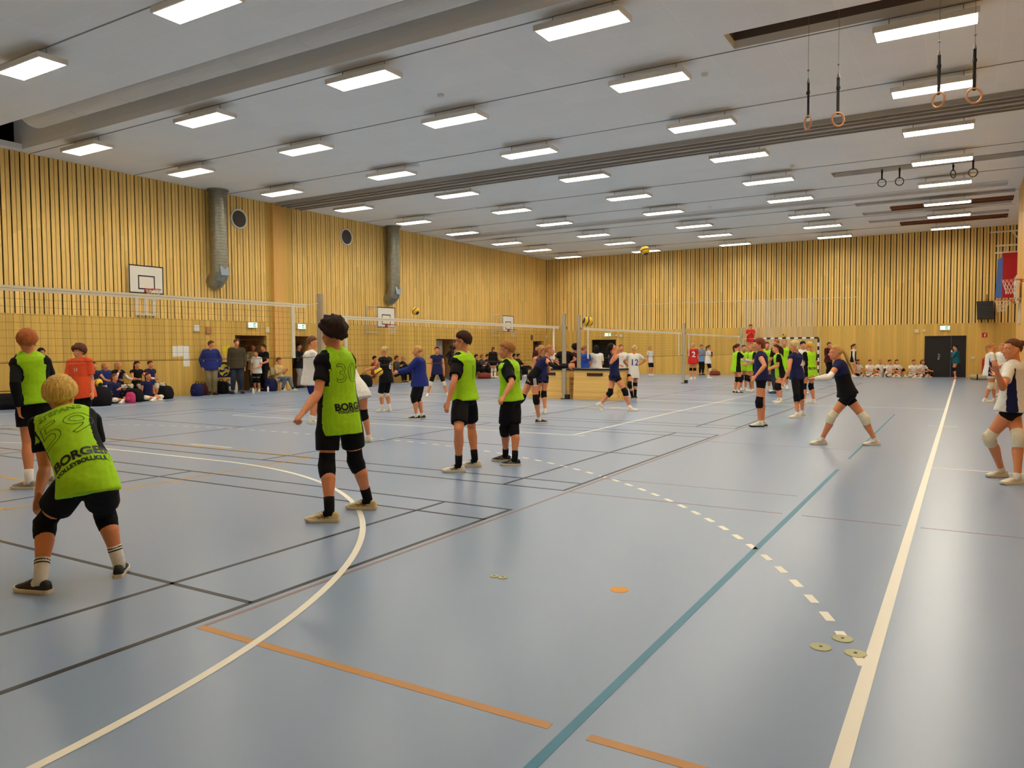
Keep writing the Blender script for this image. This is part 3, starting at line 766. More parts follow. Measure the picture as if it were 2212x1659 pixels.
# ------------------------------------------------------------------ nets and posts
m_post = mat('post_grey', (186, 176, 154), rough=0.35, metal=0.3); m_postb = mat('post_base_black', (26, 26, 24)); m_net = mat('net_black', (84, 66, 34), rough=0.9)
m_tape2 = mat('net_tape_white', (238, 230, 206), rough=0.7)
def post(y, lab, x=0.0, h=2.56):
    t = empty('net_post', (x, y, 0), lab, 'net post', 'volleyball net posts')
    s = S(); s.tube([(0, 0, 0.0), (0, 0, h)], (0.055, 0.045), side=(1, 0, 0), n=20, power=5.0); link('post_tube', s.mesh(), m_post, t)
    s = S(); s.box((-0.062, -0.03, 0.15), (-0.055, 0.03, h-0.3)); link('groove', s.mesh(), mat('groove_dark', (90, 84, 74)), t)
    s = S(); s.tube([(0, 0, 0), (0, 0, 0.02)], 0.12, n=20); s.box((0.04, -0.06, 0), (0.16, 0.06, 0.14)); link('base', s.mesh(), m_postb, t)
    s = S(); s.tube([(0, 0.05, h-0.42), (0, 0.09, h-0.42)], 0.05, n=16); link('pulley', s.mesh(), m_postb, t)
    return t
post(9.45, 'tall grey net post behind the curly haired player'); post(19.45, 'grey net post standing by the left vault box'); post(20.46, 'grey net post behind the blue shirted scorer'); post(30.72, 'slim grey net post right of the red number 2 player'); post(40.4, 'far net post by the referee stand')
def vnet(y0, y1, ztop, lab, bandw=0.07, x=0.0, step=0.1):
    t = empty('volleyball_net', (x, (y0+y1)/2, 0), lab, 'volleyball net', 'volleyball nets down the hall')
    c = (y0+y1)/2; L = y1-y0; zb = ztop-0.98
    s = S(); s.box((-0.006, y0-c+0.3, ztop-bandw), (0.006, y1-c-0.3, ztop)); link('top_band', s.mesh(), m_tape2, t)
    s = S(); s.box((-0.007, y0-c+0.3, ztop-bandw*0.5-0.003), (0.007, y1-c-0.3, ztop-bandw*0.5+0.003)); link('band_seam', s.mesh(), mat('seam', (170, 150, 110)), t)
    s = S(); r = 0.0017
    k = y0+0.35
    rnd = random.Random(5)
    while k < y1-0.35:
        j = rnd.uniform(-0.012, 0.012); s.tube([(0, k-c, ztop-bandw), (0, k-c+j, (ztop+zb)/2), (0, k-c, zb)], r, n=3); k += step
    for i in range(1, int(0.98/step)+1): z = ztop-bandw-i*step+0.01; s.tube([(0, y0-c+0.33, z), (0, 0, z-0.006), (0, y1-c-0.33, z)], r, n=3)
    link('net_mesh', s.mesh(), m_net, t)
    s = S(); s.tube([(0, y0-c, zb+0.02), (0, y0-c+0.33, zb), (0, y1-c-0.33, zb), (0, y1-c, zb+0.02)], 0.005, n=5); link('bottom_rope', s.mesh(), m_net, t)
    s = S(); s.tube([(0, y0-c, ztop+0.03), (0, y0-c+0.3, ztop-0.02)], 0.007, n=6); s.tube([(0, y1-c, ztop+0.03), (0, y1-c-0.3, ztop-0.02)], 0.007, n=6); link('top_rope', s.mesh(), m_cord, t)
    s = S()
    for yy in (y0+0.62, y1-0.62): s = S(); s.box((-0.012, yy-c-0.035, zb), (0.012, yy-c+0.035, ztop)); link('side_band', s.mesh(), m_tape2, t)
vnet(0.2, 9.4, 2.36, 'nearest volleyball net with white top band on the left'); vnet(9.5, 19.4, 2.18, 'second volleyball net between the first two posts')
vnet(20.5, 30.68, 2.17, 'third volleyball net beyond the vault boxes'); vnet(30.78, 40.35, 2.14, 'farthest volleyball net near the referee')

# vault boxes used as scoring table
m_vault = wood_mat('beech_ply', 2, (226, 184, 104), width=0.05, vari=0.1); m_vdark = mat('vault_slot', (52, 20, 10)); m_pad = mat('black_pad', (26, 22, 22), rough=0.6)
def vault(x0, x1, y0, y1, h, lab):
    t = empty('vault_box', ((x0+x1)/2, (y0+y1)/2, 0), lab, 'vault box', 'vault boxes used as scoring table')
    hx = (x1-x0)/2; hy = (y1-y0)/2; k = 1.0
    s = S(); s.add([(-hx, -hy, 0), (hx, -hy, 0), (hx, hy, 0), (-hx, hy, 0), (-hx*k+0.03, -hy+0.03, h), (hx*k-0.03, -hy+0.03, h), (hx-0.03, hy-0.03, h), (-hx+0.03, hy-0.03, h)], [(0,3,2,1),(4,5,6,7),(0,1,5,4),(1,2,6,5),(2,3,7,6),(3,0,4,7)])
    link('box_body', s.mesh(), m_vault, t)
    s = S(); s.box((-hx*0.35, -hy-0.002, h-0.16), (hx*0.35, -hy+0.06, h-0.08))
    link('hand_slot', s.mesh(), m_vdark, t)
    s = S()
    for y in (-hy*0.6, -hy*0.2):
        for z in (0.12, 0.28, 0.44, 0.6): s.tube([(hx-0.04, y, z), (hx+0.003, y, z)], 0.014, n=10)
    link('peg_hole', s.mesh(), m_vdark, t)
    s = S(); s.box((-hx-0.01, -hy-0.01, h), (hx+0.01, hy+0.01, h+0.05)); link('top_pad', s.mesh(), m_pad, t)
vault(-1.35, 0.12, 19.54, 20.25, 0.87, 'left pine vault box with slot, behind the bumping player')
vault(0.3, 1.72, 19.42, 20.3, 0.87, 'right pine vault box with slot, behind the running player')

# ------------------------------------------------------------------ volleyballs
def ball_mat():
    m = mat('ball_yellow_navy', (236, 186, 30), rough=0.45); nt = m.node_tree; N = nt.nodes; L = nt.links; b = N['Principled BSDF']
    tc = N.new('ShaderNodeTexCoord'); wv = N.new('ShaderNodeTexWave'); wv.inputs['Scale'].default_value = 3.2; wv.inputs['Distortion'].default_value = 3.5; wv.inputs['Detail'].default_value = 0
    wv.inputs['Detail Scale'].default_value = 2
    L.new(tc.outputs['Object'], wv.inputs['Vector']); cr = N.new('ShaderNodeValToRGB'); cr.color_ramp.interpolation = 'CONSTANT'
    cr.color_ramp.elements[0].color = (*lin((40, 34, 60)), 1); cr.color_ramp.elements[1].position = 0.17; cr.color_ramp.elements[1].color = (*lin((238, 190, 30)), 1)
    L.new(wv.outputs['Color'], cr.inputs[0]); L.new(cr.outputs[0], b.inputs['Base Color']); return m
m_ball = ball_mat()
def ball(p, lab, rot=(0.3, 0.5, 0.2), r=0.105):
    s = S(); s.ell((0, 0, 0), (r, r, r), n=32, m=20); o = link('volleyball', s.mesh(), m_ball, smooth=True, label=lab, cat='ball'); o.location = p; o.rotation_euler = rot
ball(atD(898, 672, 20.0), 'yellow volleyball in the air in front of the left wall'); ball(atD(1270, 695, 15.5), 'large yellow volleyball in the air above the vault boxes', (1, 0.2, 0.6))
ball(atD(1393, 541, 17.0), 'yellow volleyball high in the air below the ceiling', (0.2, 1.2, 0.4)); ball(on(1694, 725, 1, 40.4), 'small yellow volleyball above the striped goal', (0, 0.4, 1))
# ------------------------------------------------------------------ people
SUSP = []
def norm(v): v = V(v); return v.normalized()
def seg_solve(a, u, v, L, sign):
    """point on the pixel ray at distance L from a; sign +1 farther from camera, -1 nearer"""
    r = ray(u, v).normalized(); w = a-CAM; t0 = w.dot(r); d2 = w.length_squared-t0*t0
    h = L*L-d2
    if h < 0: return CAM+r*t0
    return CAM+r*(t0+sign*math.sqrt(h))

def rest_hand(wr, d, pn, thumb, k, curl=0.35, s=None, spread=0.12):
    """hand geometry: palm + five fingers.  d finger direction, pn palm normal, thumb direction sideways"""
    s = s or S(); d = norm(d); th = norm(V(thumb)-d*V(thumb).dot(d)); pn_ = norm(V(pn)-d*V(pn).dot(d)-th*V(pn).dot(th))
    L = 0.088*k
    s.tube([wr-d*0.01, wr+d*0.02*k, wr+d*0.05*k, wr+d*L], [(0.024*k, 0.018*k), (0.032*k, 0.017*k), (0.04*k, 0.016*k), (0.038*k, 0.013*k)], side=th, n=10, cap='round')
    for i, (off, ln, r) in enumerate(((0.028, 0.066, 0.0088), (0.0095, 0.075, 0.0092), (-0.0095, 0.07, 0.0088), (-0.028, 0.055, 0.0078))):
        b = wr+d*(L-0.006*k)+th*off*k; dd = norm(d+th*(off*spread*10)*0.6); P = [b]; c = 0
        for j, f in enumerate((0.45, 0.3, 0.25)):
            c += curl*(0.6+0.4*j); e = norm(dd*math.cos(c)+pn_*math.sin(c)); P.append(P[-1]+e*ln*k*f)
        s.tube(P, [r*k, r*k*0.95, r*k*0.88, r*k*0.78], n=8, cap='round')
    b = wr+d*0.022*k+th*0.03*k; e = norm(d*0.7+th*0.75+pn_*0.25); e2 = norm(d*0.95+th*0.25+pn_*0.35)
    s.tube([b-th*0.012*k, b+e*0.03*k, b+e*0.03*k+e2*0.028*k, b+e*0.03*k+e2*0.05*k], [0.014*k, 0.0115*k, 0.010*k, 0.0085*k], n=8, cap='round')
    return s

def head_geo(s, c, f, up, k):
    """c centre of the skull, f facing, up"""
    f = norm(f); up = norm(V(up)-f*V(up).dot(f)); l = up.cross(f)
    def q(x, y, z): return c+l*x*k+f*y*k+up*z*k
    s.ell(q(0, -0.012, 0.028), (0.073*k, 0.092*k, 0.088*k), l, f, up, 18, 12)
    s.ell(q(0, 0.03, -0.035), (0.058*k, 0.058*k, 0.075*k), l, f, up, 16, 10)
    s.ell(q(0, 0.052, -0.088), (0.028*k, 0.026*k, 0.022*k), l, f, up, 12, 8)         # chin
    s.tube([q(0.05, 0.0, -0.045), q(0.04, 0.03, -0.08), q(0, 0.06, -0.098), q(-0.04, 0.03, -0.08), q(-0.05, 0.0, -0.045)], 0.018*k, n=8, cap='round')
    s.tube([q(0.04, 0.066, 0.022), q(0.012, 0.078, 0.022), q(-0.012, 0.078, 0.022), q(-0.04, 0.066, 0.022)], [0.012*k]*4, n=8, cap='round')   # brow
    s.tube([q(0, 0.078, 0.012), q(0, 0.092, -0.012), q(0, 0.104, -0.03)], [0.009*k, 0.010*k, 0.014*k], n=10, cap='round')  # nose
    s.ell(q(0.011, 0.092, -0.034), (0.008*k, 0.009*k, 0.007*k), l, f, up, 8, 6); s.ell(q(-0.011, 0.092, -0.034), (0.008*k, 0.009*k, 0.007*k), l, f, up, 8, 6)
    s.ell(q(0, 0.084, -0.056), (0.022*k, 0.010*k, 0.006*k), l, f, up, 10, 6); s.ell(q(0, 0.082, -0.067), (0.019*k, 0.010*k, 0.007*k), l, f, up, 10, 6)
    s.ell(q(0.04, 0.058, -0.03), (0.02*k, 0.018*k, 0.022*k), l, f, up, 10, 6); s.ell(q(-0.04, 0.058, -0.03), (0.02*k, 0.018*k, 0.022*k), l, f, up, 10, 6)
    for sg in (1, -1):
        s.ell(q(sg*0.076, -0.008, -0.008), (0.010*k, 0.018*k, 0.031*k), l, norm(f-up*0.1), up, 10, 8)
        s.ell(q(sg*0.080, -0.014, 0.006), (0.010*k, 0.017*k, 0.018*k), l, f, up, 8, 6)

def hair_geo(c, f, up, k, style, seed=0, plain=False):
    f = norm(f); up = norm(V(up)-f*V(up).dot(f)); l = up.cross(f)
    def q(x, y, z): return c+l*x*k+f*y*k+up*z*k
    s = S(); rnd = random.Random(seed)
    thick = {'short': 0.021, 'buzz': 0.007, 'curly': 0.048, 'mop': 0.032, 'long': 0.018, 'tail': 0.010, 'bob': 0.022, 'bun': 0.010, 'hijab': 0.02}[style]
    nape = {'short': 136, 'buzz': 128, 'curly': 138, 'mop': 138, 'long': 138, 'tail': 128, 'bob': 145, 'bun': 128, 'hijab': 150}[style]
    sidea = {'short': 98, 'buzz': 94, 'curly': 106, 'mop': 106, 'long': 112, 'tail': 90, 'bob': 114, 'bun': 90, 'hijab': 130}[style]
    front = {'short': 66, 'buzz': 62, 'curly': 74, 'mop': 76, 'long': 62, 'tail': 57, 'bob': 72, 'bun': 57, 'hijab': 62}[style]
    NA, NT = 44, 14; outer = []; inner = []
    for i in range(NT+1):
        ro = []; ri = []
        for j in range(NA):
            a = 2*math.pi*j/NA; ca = math.cos(a)   # a=0 front
            w = abs(math.sin(a/2))                 # 0 front 1 back
            if w < 0.7071: tm = front+(sidea-front)*(w/0.7071)**2.2
            else: tm = sidea+(nape-sidea)*((w-0.7071)/0.2929)**0.8
            tm += 4*math.sin(a*5+seed)+3*math.sin(a*11+seed*2)
            th = math.radians(tm)*i/NT
            d = V((math.sin(th)*math.sin(a), math.sin(th)*math.cos(a), math.cos(th)))
            base = V((d.x*0.073, d.y*0.092-0.012, d.z*0.088+0.028))
            if th > math.pi/2:
                g_ = max(1.0, 0.86/max(0.2, math.sin(th))); base = V((d.x*0.073*g_, d.y*0.092*g_-0.012, d.z*0.088+0.028))
            nz = noise.noise(d*3.2+V((seed*7.1, 0, 0)))*0.55+noise.noise(d*8+V((seed, 3, 0)))*0.35
            amp = {'curly': 0.7, 'mop': 0.3, 'short': 0.4}.get(style, 0.22)
            edge = min(1, (NT-i)/2.2+0.15)
            t = thick*(1+amp*nz)*(0.35+0.65*edge)*(1.0+0.25*math.cos(th)-0.1*(w<0.4))
            if style == 'curly': t += 0.008*abs(noise.noise(d*16+V((seed, 0, 5))))
            o = base+d*t; ro.append(q(*o)); ib = base-d*0.012; ri.append(q(*ib))
        outer.append(ro); inner.append(ri)
    k0 = len(s.v)
    R = outer+inner[::-1]
    s.rings(R, True)
    def chain(P, rr, pw=2): s.tube([q(*p) for p in P], [r*k if not isinstance(r, tuple) else (r[0]*k, r[1]*k) for r in rr], n=12, cap='round', side=l)
    if style == 'tail' and not plain:
        chain([(0, -0.10, 0.055), (0, -0.135, 0.05), (0.01, -0.15, 0.0), (0.012, -0.14, -0.08), (0.005, -0.12, -0.16), (0, -0.115, -0.23), (0, -0.11, -0.27)], [0.018, 0.026, 0.034, (0.036, 0.028), (0.032, 0.022), (0.022, 0.014), 0.006])
    if style == 'bun':
        s.ell(q(0, -0.105, 0.07), (0.038*k, 0.034*k, 0.036*k), l, f, up, 14, 10)
    if style in ('long', 'bob'):
        ln = 0.30 if style == 'long' else 0.07
        n = 16; R = []
        for i in range(8):
            g = i/7; z = 0.04-(ln+0.04)*g; ring = []
            for j in range(n):
                a = math.pi*(0.62+0.76*j/(n-1)) if False else 2*math.pi*j/n
                x = math.sin(a)*(0.082+0.012*g)*(1 if style == 'bob' else 1+0.1*g); y = -0.05+math.cos(a)*(0.058-0.012*g)-0.012*g
                if g > 0.9: x *= 0.8
                ring.append(q(x, y-0.01, z))
            R.append(ring)
        s.rings(R, True)
    if style == 'hijab':
        s.tube([q(0, -0.01, -0.03), q(0, -0.01, -0.13), q(0, -0.01, -0.22)], [(0.075*k, 0.085*k), (0.075*k, 0.075*k), (0.12*k, 0.1*k)], side=l, n=18, cap='round')
    return s

def make_foot(rootloc, parent, ank, d, k, shoe, sole, pitch=0, sock=None, name='shoe', mark=None, near=False):
    """shoe under ankle joint"""
    d = norm(V((d[0], d[1], 0))); up = V((0, 0, 1)); sd = up.cross(d)
    if pitch:
        a = math.radians(pitch); d2 = d*math.cos(a)-up*math.sin(a); up2 = up*math.cos(a)+d*math.sin(a)
    else: d2, up2 = d, up
    h0 = 0.085*k
    o = ank-d2*0.065*k-up2*h0         # heel bottom
    if not pitch: o.z = 0.0
    if pitch > 0:                     # keep the toe on the floor
        tz = (o+d2*0.27*k).z
    def q(x, y, z): return o+d2*x*k+sd*y*k+up2*z*k
    X = [-0.012, 0.0, 0.03, 0.07, 0.11, 0.15, 0.19, 0.225, 0.25, 0.265]
    Wd = [0.020, 0.031, 0.035, 0.034, 0.035, 0.040, 0.046, 0.044, 0.034, 0.018]
    Hh = [0.06, 0.085, 0.092, 0.092, 0.088, 0.076, 0.062, 0.052, 0.044, 0.032]
    R = []
    for x, w, h in zip(X, Wd, Hh):
        ring = []
        for j in range(14):
            th = math.pi*j/13; c, sn = math.cos(th), math.sin(th)
            y = w*math.copysign(abs(c)**0.75, c); z = 0.015+(h-0.015)*abs(sn)**0.8
            if x < 0.12 and j in (5, 6, 7, 8): z -= 0.004
            ring.append(q(x, y, z))
        R.append(ring)
    s = S(); s.rings(R, True)
    sh = link(name, s.mesh(off=rootloc), shoe, parent, smooth=True)
    R = []
    for zz, g in ((0.0, 0.97), (0.006, 1.03), (0.022, 1.05), (0.027, 1.0)):
        ring = []
        pts = [(x-0.002, w) for x, w in zip(X, Wd)]
        for x, w in pts: ring.append(q(x+0.004*(1 if x > 0.2 else -1)*g, w*g+0.003, zz+(0.012*max(0, (x-0.2)/0.065)**1.5)))
        for x, w in reversed(pts): ring.append(q(x+0.004*(1 if x > 0.2 else -1)*g, -w*g-0.003, zz+(0.012*max(0, (x-0.2)/0.065)**1.5)))
        R.append(ring)
    s = S(); s.rings(R, True); link('sole', s.mesh(off=rootloc), sole, sh)
    if near:
        s = S()
        for i in range(5):
            x = 0.11+0.018*i; zz = 0.093-0.0075*i-0.004
            s.tube([q(x, 0.016, zz), q(x+0.006, 0, zz+0.005), q(x, -0.016, zz)], 0.0028*k, n=6, cap='round')
        link('laces', s.mesh(off=rootloc), mark or sole, sh)
        if mark:
            s = S()
            for sg in (1, -1):
                for (xa, za, xb, zb) in ((0.09, 0.075, 0.15, 0.032), (0.13, 0.068, 0.1, 0.032), (0.07, 0.04, 0.17, 0.052)):
                    P = []
                    for g in (0, 0.33, 0.66, 1):
                        x = xa+(xb-xa)*g; z = za+(zb-za)*g
                        w = np.interp(x, X, Wd); h = np.interp(x, X, Hh); sn = min(1, ((z-0.015)/(h-0.015)))**(1/0.8); c = math.sqrt(max(0, 1-sn*sn))
                        P.append(q(x, sg*(w*c**0.75+0.0012), z))
                    s.tube(P, 0.0028*k, n=6, cap='round')
            link('side_marking', s.mesh(off=rootloc), mark, sh)
    return sh

def build_person(J, L, label, group=None):
    """J: joints in world space, L: looks"""
    Hh = J['H']; k = Hh/1.7; vox = L.get('vox', 0.011); fat = L.get('fat', 1.0)
    root = V((J['pel'].x, J['pel'].y, J.get('z0', 0.0))); t = empty('person', root, label, 'person', group)
    hk = k**0.55*L.get('hk', 1.0)         # head size
    pel, nk, hd = J['pel'], J['nk'], J['hd']
    sh, hp = J['sh'], J['hip']            # (left, right)
    ss = norm(sh[0]-sh[1]); hs = norm(hp[0]-hp[1]); ax = norm(nk-pel)
    tl = (nk-pel).length
    fwd = norm(ss.cross(ax)) * (1)        # points to the front (left x up)
    bend = L.get('bend', 0.0)
    def tp(f_, off=0): 
        b = math.sin(math.pi*min(1, max(0, f_)))*bend
        return pel+(nk-pel)*f_ - fwd*(b) + fwd*off
    def sd(f_): return norm(hs*(1-f_)+ss*f_)
    fem = L.get('fem', 0)
    A = [0.060, 0.092+0.004*fem, 0.088, 0.074-0.006*fem, 0.088-0.008*fem, 0.104-0.010*fem, 0.085, 0.036]; B = [0.05, 0.066, 0.062, 0.054, 0.064, 0.062, 0.045, 0.034]
    F = [-0.13, -0.04, 0.14, 0.34, 0.62, 0.84, 0.95, 1.02]
    s = S()
    s.tube([tp(f_) for f_ in F], [(a*Hh*fat, b*Hh*fat) for a, b in zip(A, B)], side=[sd(max(0, f_)) for f_ in F], n=20, cap='flat')
    s.tube([tp(0.9), nk, hd-norm(hd-nk)*0.05*hk], [0.038*Hh, 0.034*Hh, 0.034*Hh], n=12, cap='round')
    for a, b in zip(sh, (1, -1)):
        s.tube([tp(0.93)+sd(1)*b*0.03*Hh, a], [0.04*Hh, 0.033*Hh*fat], n=10, cap='round')
    glu = []
    for i in (0, 1):
        thd = norm(J['kn'][i]-hp[i]); b_ = norm(-(ax+thd)*1.1-fwd*0.6); glu.append(hp[i].lerp(pel, 0.15)+b_*0.020*Hh)
        s.ell(glu[i], (0.046*Hh*fat,)*3)
    s.ell((hp[0]+hp[1])/2, (0.047*Hh,)*3)
    fc = J.get('face', fwd); hup = J.get('hup', V((0, 0, 1)))
    head_geo(s, hd, fc, hup, hk)
    arms = []
    for i in (0, 1):
        S0, E, Wr = sh[i], J['el'][i], J['wr'][i]
        s.tube([S0, S0.lerp(E, 0.35), S0.lerp(E, 0.75), E], [0.030*Hh*fat, 0.029*Hh*fat, 0.024*Hh, 0.0225*Hh], n=12, cap='round')
        s.tube([E, E.lerp(Wr, 0.25), E.lerp(Wr, 0.6), Wr], [0.0225*Hh, 0.0255*Hh*fat, 0.020*Hh, 0.0148*Hh], n=12, cap='round')
        hdir = J.get('hand', [None, None])[i]
        if hdir is None: hdir = Wr-E
        inward = norm((ss if i else -ss)); 
        pn = J.get('palm', [None, None])[i]
        if pn is None: pn = inward
        th = J.get('thumb', [None, None])[i]
        if th is None: th = fwd if abs(norm(hdir).dot(fwd)) < 0.8 else V((0, 0, 1))
        rest_hand(Wr, hdir, pn, th, k*0.98, L.get('curl', 0.38), s)
    for i in (0, 1):
        Hp, K, An = hp[i], J['kn'][i], J['an'][i]
        kf = norm((Hp+An)/2-K) if ((Hp+An)/2-K).length > 0.03*k else -fwd
        s.tube([Hp+(pel-Hp)*0.15, Hp.lerp(K, 0.3), Hp.lerp(K, 0.7), K], [0.052*Hh*fat, 0.050*Hh*fat, 0.040*Hh*fat, 0.034*Hh], n=14, cap='round')
        s.tube([K, K.lerp(An, 0.12)+kf*0.0, K.lerp(An, 0.32)+kf*0.010*Hh, K.lerp(An, 0.65)+kf*0.004*Hh, An], [0.034*Hh, 0.032*Hh, 0.036*Hh*fat, 0.026*Hh, 0.0205*Hh], n=14, cap='round')
        s.tube([An, An+norm(J['toe'][i])*0.03*k-V((0, 0, 0.05*k))], 0.014*Hh, n=8, cap='round')
    me = fuse(s, vox, 3, off=root)
    link('body', me, skin(L.get('skin', 0)), t, smooth=True)
    # face details
    if L.get('eyes', vox < 0.012):
        f = norm(fc); up = norm(V(hup)-f*V(hup).dot(f)); l = up.cross(f)
        for sg in (1, -1):
            c = hd+(l*sg*0.031+f*0.0705+up*0.004)*hk
            e = S(); e.ell(c, (0.0125*hk, 0.011*hk, 0.0085*hk), l, f, up, 12, 8); eo = link('eye', e.mesh(off=root), mat('eye_white', (226, 214, 200), rough=0.3), t, smooth=True)
            e = S(); e.ell(c+f*0.0075*hk, (0.0052*hk, 0.004*hk, 0.0056*hk), l, f, up, 10, 6); link('iris', e.mesh(off=root), mat('iris_dark', (44, 30, 24), rough=0.2), eo, smooth=True)
            e = S(); e.tube([c+(up*0.016-l*0.014*sg+f*0.010)*hk, c+(up*0.02+f*0.010)*hk, c+(up*0.016+l*0.016*sg+f*0.002)*hk], 0.0026*hk, n=6, cap='round'); link('eyebrow', e.mesh(off=root), hair_mat(L['hair'][1]), t)
        e = S(); e.ell(hd+(f*0.089-up*0.0615)*hk, (0.02*hk, 0.0055*hk, 0.004*hk), l, f, up, 12, 6); link('mouth', e.mesh(off=root), mat('lips', (158, 84, 72), rough=0.5), t, smooth=True)
    if L.get('hair'):
        hx = L.get('tailpts')
        hg = hair_geo(hd, fc, hup, hk, L['hair'][0], seed=L.get('seed', len(label)), plain=bool(hx))
        if hx: hg.tube(hx, [(0.022*hk, 0.02*hk)]+[(0.03*hk, 0.024*hk)]*(len(hx)-2)+[0.01*hk], n=10, cap='round')
        link('hair' if L['hair'][0] != 'hijab' else 'headscarf', hg.mesh(off=root), hair_mat(L['hair'][1]), t, smooth=True)
    # --- garments
    gv = max(vox, 0.009)
    def wrinkle(me, amp, sc_=7, seed=0):
        me.update(); n = len(me.vertices); co = np.empty(n*3, 'f'); me.vertices.foreach_get('co', co); no = [v.normal.copy() for v in me.vertices]
        for i, v in enumerate(me.vertices):
            p = v.co; d = noise.noise(V((p.x*sc_+seed, p.y*sc_, p.z*sc_*1.6)))*0.7+noise.noise(V((p.x*sc_*2.3, p.y*sc_*2.3+seed, p.z*sc_*2.9)))*0.4
            co[3*i:3*i+3] = np.array(p)+np.array(no[i])*(d*amp)
        me.vertices.foreach_set('co', co); me.update()
    T = L.get('top')
    shirt = None
    if T:
        lo = T.get('loose', 0.014)*k; drop = T.get('drop', 0.09)
        f0 = -drop*1.7/ (tl/ (0.30*1.7)) if False else -drop*Hh/tl
        Fs = [f0, f0*0.5+0.0, 0.1, 0.34, 0.62, 0.84, 0.95, 1.0]
        As = [0.106+0.004*T.get('flare', 1), 0.105, 0.098, 0.088-0.004*fem, 0.092-0.008*fem, 0.107-0.010*fem, 0.088, 0.040]; Bs = [0.094, 0.094, 0.080, 0.067, 0.070, 0.066, 0.050, 0.040]
        if T.get('tight'): As[0] = 0.097; As[1] = 0.096; As[2] = 0.090; As[3] = 0.078-0.006*fem; Bs[0] = 0.074; Bs[1] = 0.072; Bs[2] = 0.066; Bs[3] = 0.058
        s = S()
        thm = norm((J['kn'][0]+J['kn'][1])/2-(hp[0]+hp[1])/2); dd_ = norm(-ax+thm*0.7); Q_ = [tp(max(f_, -0.9)) for f_ in Fs]
        if dd_.dot(-ax) < 0.985 and J['pel'].z > 0.4: Q_[0] = pel+dd_*drop*Hh; Q_[1] = pel+dd_*drop*0.5*Hh
        s.tube(Q_, [(a*Hh*fat+lo, b*Hh*fat+lo) for a, b in zip(As, Bs)], side=[sd(max(0, f_)) for f_ in Fs], n=24, cap='flat')
        sl_ = T.get('sleeve', 0.6)
        sls = sl_ if isinstance(sl_, tuple) else (sl_, sl_)
        for i in (0, 1):
            b = 1 if i == 0 else -1; f_ = sls[i]
            if f_ <= 0:
                s.tube([tp(0.93)+sd(1)*b*0.03*Hh, sh[i]-ss*b*0.012*Hh], [0.043*Hh+lo*0.5, 0.034*Hh], n=10, cap='round'); continue
            S0, E, Wr = sh[i], J['el'][i], J['wr'][i]; rr = T.get('sr', 0.036)*Hh*fat
            s.tube([tp(0.93)+sd(1)*b*0.03*Hh, S0], [0.046*Hh, rr+0.004], n=10, cap='round')
            if f_ <= 1: s.tube([S0, S0.lerp(E, f_*0.5), S0.lerp(E, f_)], [rr+0.003, rr, rr*1.02], n=14, cap='flat')
            else: s.tube([S0, S0.lerp(E, 0.5), E, E.lerp(Wr, (f_-1)*0.5), E.lerp(Wr, f_-1)], [rr+0.003, rr*0.95, rr*0.88, rr*0.78, rr*0.66], n=14, cap='flat')
        me = fuse(s, gv, 3, off=root, fac=0.5)
        wrinkle(me, T.get('wr', 0.006)*k, 6.5, len(label))
        mats = [T['m']]+[x for x in (T.get('sm'), T.get('pm')) if x]
        if T.get('sm'):
            idx = np.zeros(len(me.polygons), 'i'); side_w = T.get('pw', 0.86)
            for pi, p in enumerate(me.polygons):
                c = p.center+root; q_ = c-pel; f_ = q_.dot(ax)/tl; sv = sd(min(1, max(0, f_))); lat = q_.dot(norm(sv-ax*sv.dot(ax)))
                in_arm = False
                for i in (0, 1):
                    if sls[i] <= 0: continue
                    b = 1 if i == 0 else -1
                    d_ = (c-sh[i]).dot(norm(J['el'][i]-sh[i])); off_ = (c-sh[i]).dot(ss)*b
                    pe = (c-sh[i]-norm(J['el'][i]-sh[i])*d_).length
                    if (off_ > -0.004*Hh and pe < 0.055*Hh and -0.05*Hh < d_ < 0.05*Hh): in_arm = True
                    rr_ = T.get('sr', 0.036)*Hh*fat
                    if 0.03*Hh < d_ < (min(1, sls[i])*0.172+0.02)*Hh and pe < rr_*1.22 and off_ > T.get('armoff', -0.035)*Hh: in_arm = True
                    if sls[i] > 1:
                        E_, W_ = J['el'][i], J['wr'][i]; u_ = norm(W_-E_); g_ = (c-E_).dot(u_)
                        if g_ > -0.02 and (c-E_-u_*g_).length < 0.034*Hh: in_arm = True
                if in_arm: idx[pi] = 1
                elif T.get('pm') and T.get('pmmin', -1) < f_ < 0.86:
                    wloc = np.interp(f_, Fs, [a*Hh*fat+lo for a in As])
                    if abs(lat)/wloc > side_w: idx[pi] = 2
                elif T.get('yoke') and f_ > T['yoke']: idx[pi] = 1
            me.polygons.foreach_set('material_index', idx)
        shirt = link(T.get('name', 'jersey'), me, mats, t, smooth=True)
        if T.get('name') == 'hoodie':
            s = S(); c = tp(0.97)-fwd*0.035*Hh; s.tube([c+sd(1)*0.055*Hh+fwd*0.03*Hh, c+sd(1)*0.03*Hh-ax*0.01*Hh, c-ax*0.02*Hh-fwd*0.008*Hh, c-sd(1)*0.03*Hh-ax*0.01*Hh, c-sd(1)*0.055*Hh+fwd*0.03*Hh], [(0.022*Hh, 0.016*Hh), (0.03*Hh, 0.02*Hh), (0.036*Hh, 0.024*Hh), (0.03*Hh, 0.02*Hh), (0.022*Hh, 0.016*Hh)], side=ax, n=12, cap='round')
            link('hood', s.mesh(off=root), T['m'], t, smooth=True)
        # collar
        if T.get('collar'):
            s = S(); c = tp(1.0); a = 0.045*Hh+lo*0.2; torus(s, a, 0.006*k, c-ax*0.004, sd(1), norm(fwd+ax*0.25), 24, 8); link('collar', s.mesh(off=root), T['collar'], t, smooth=True)
    P = L.get('bot')
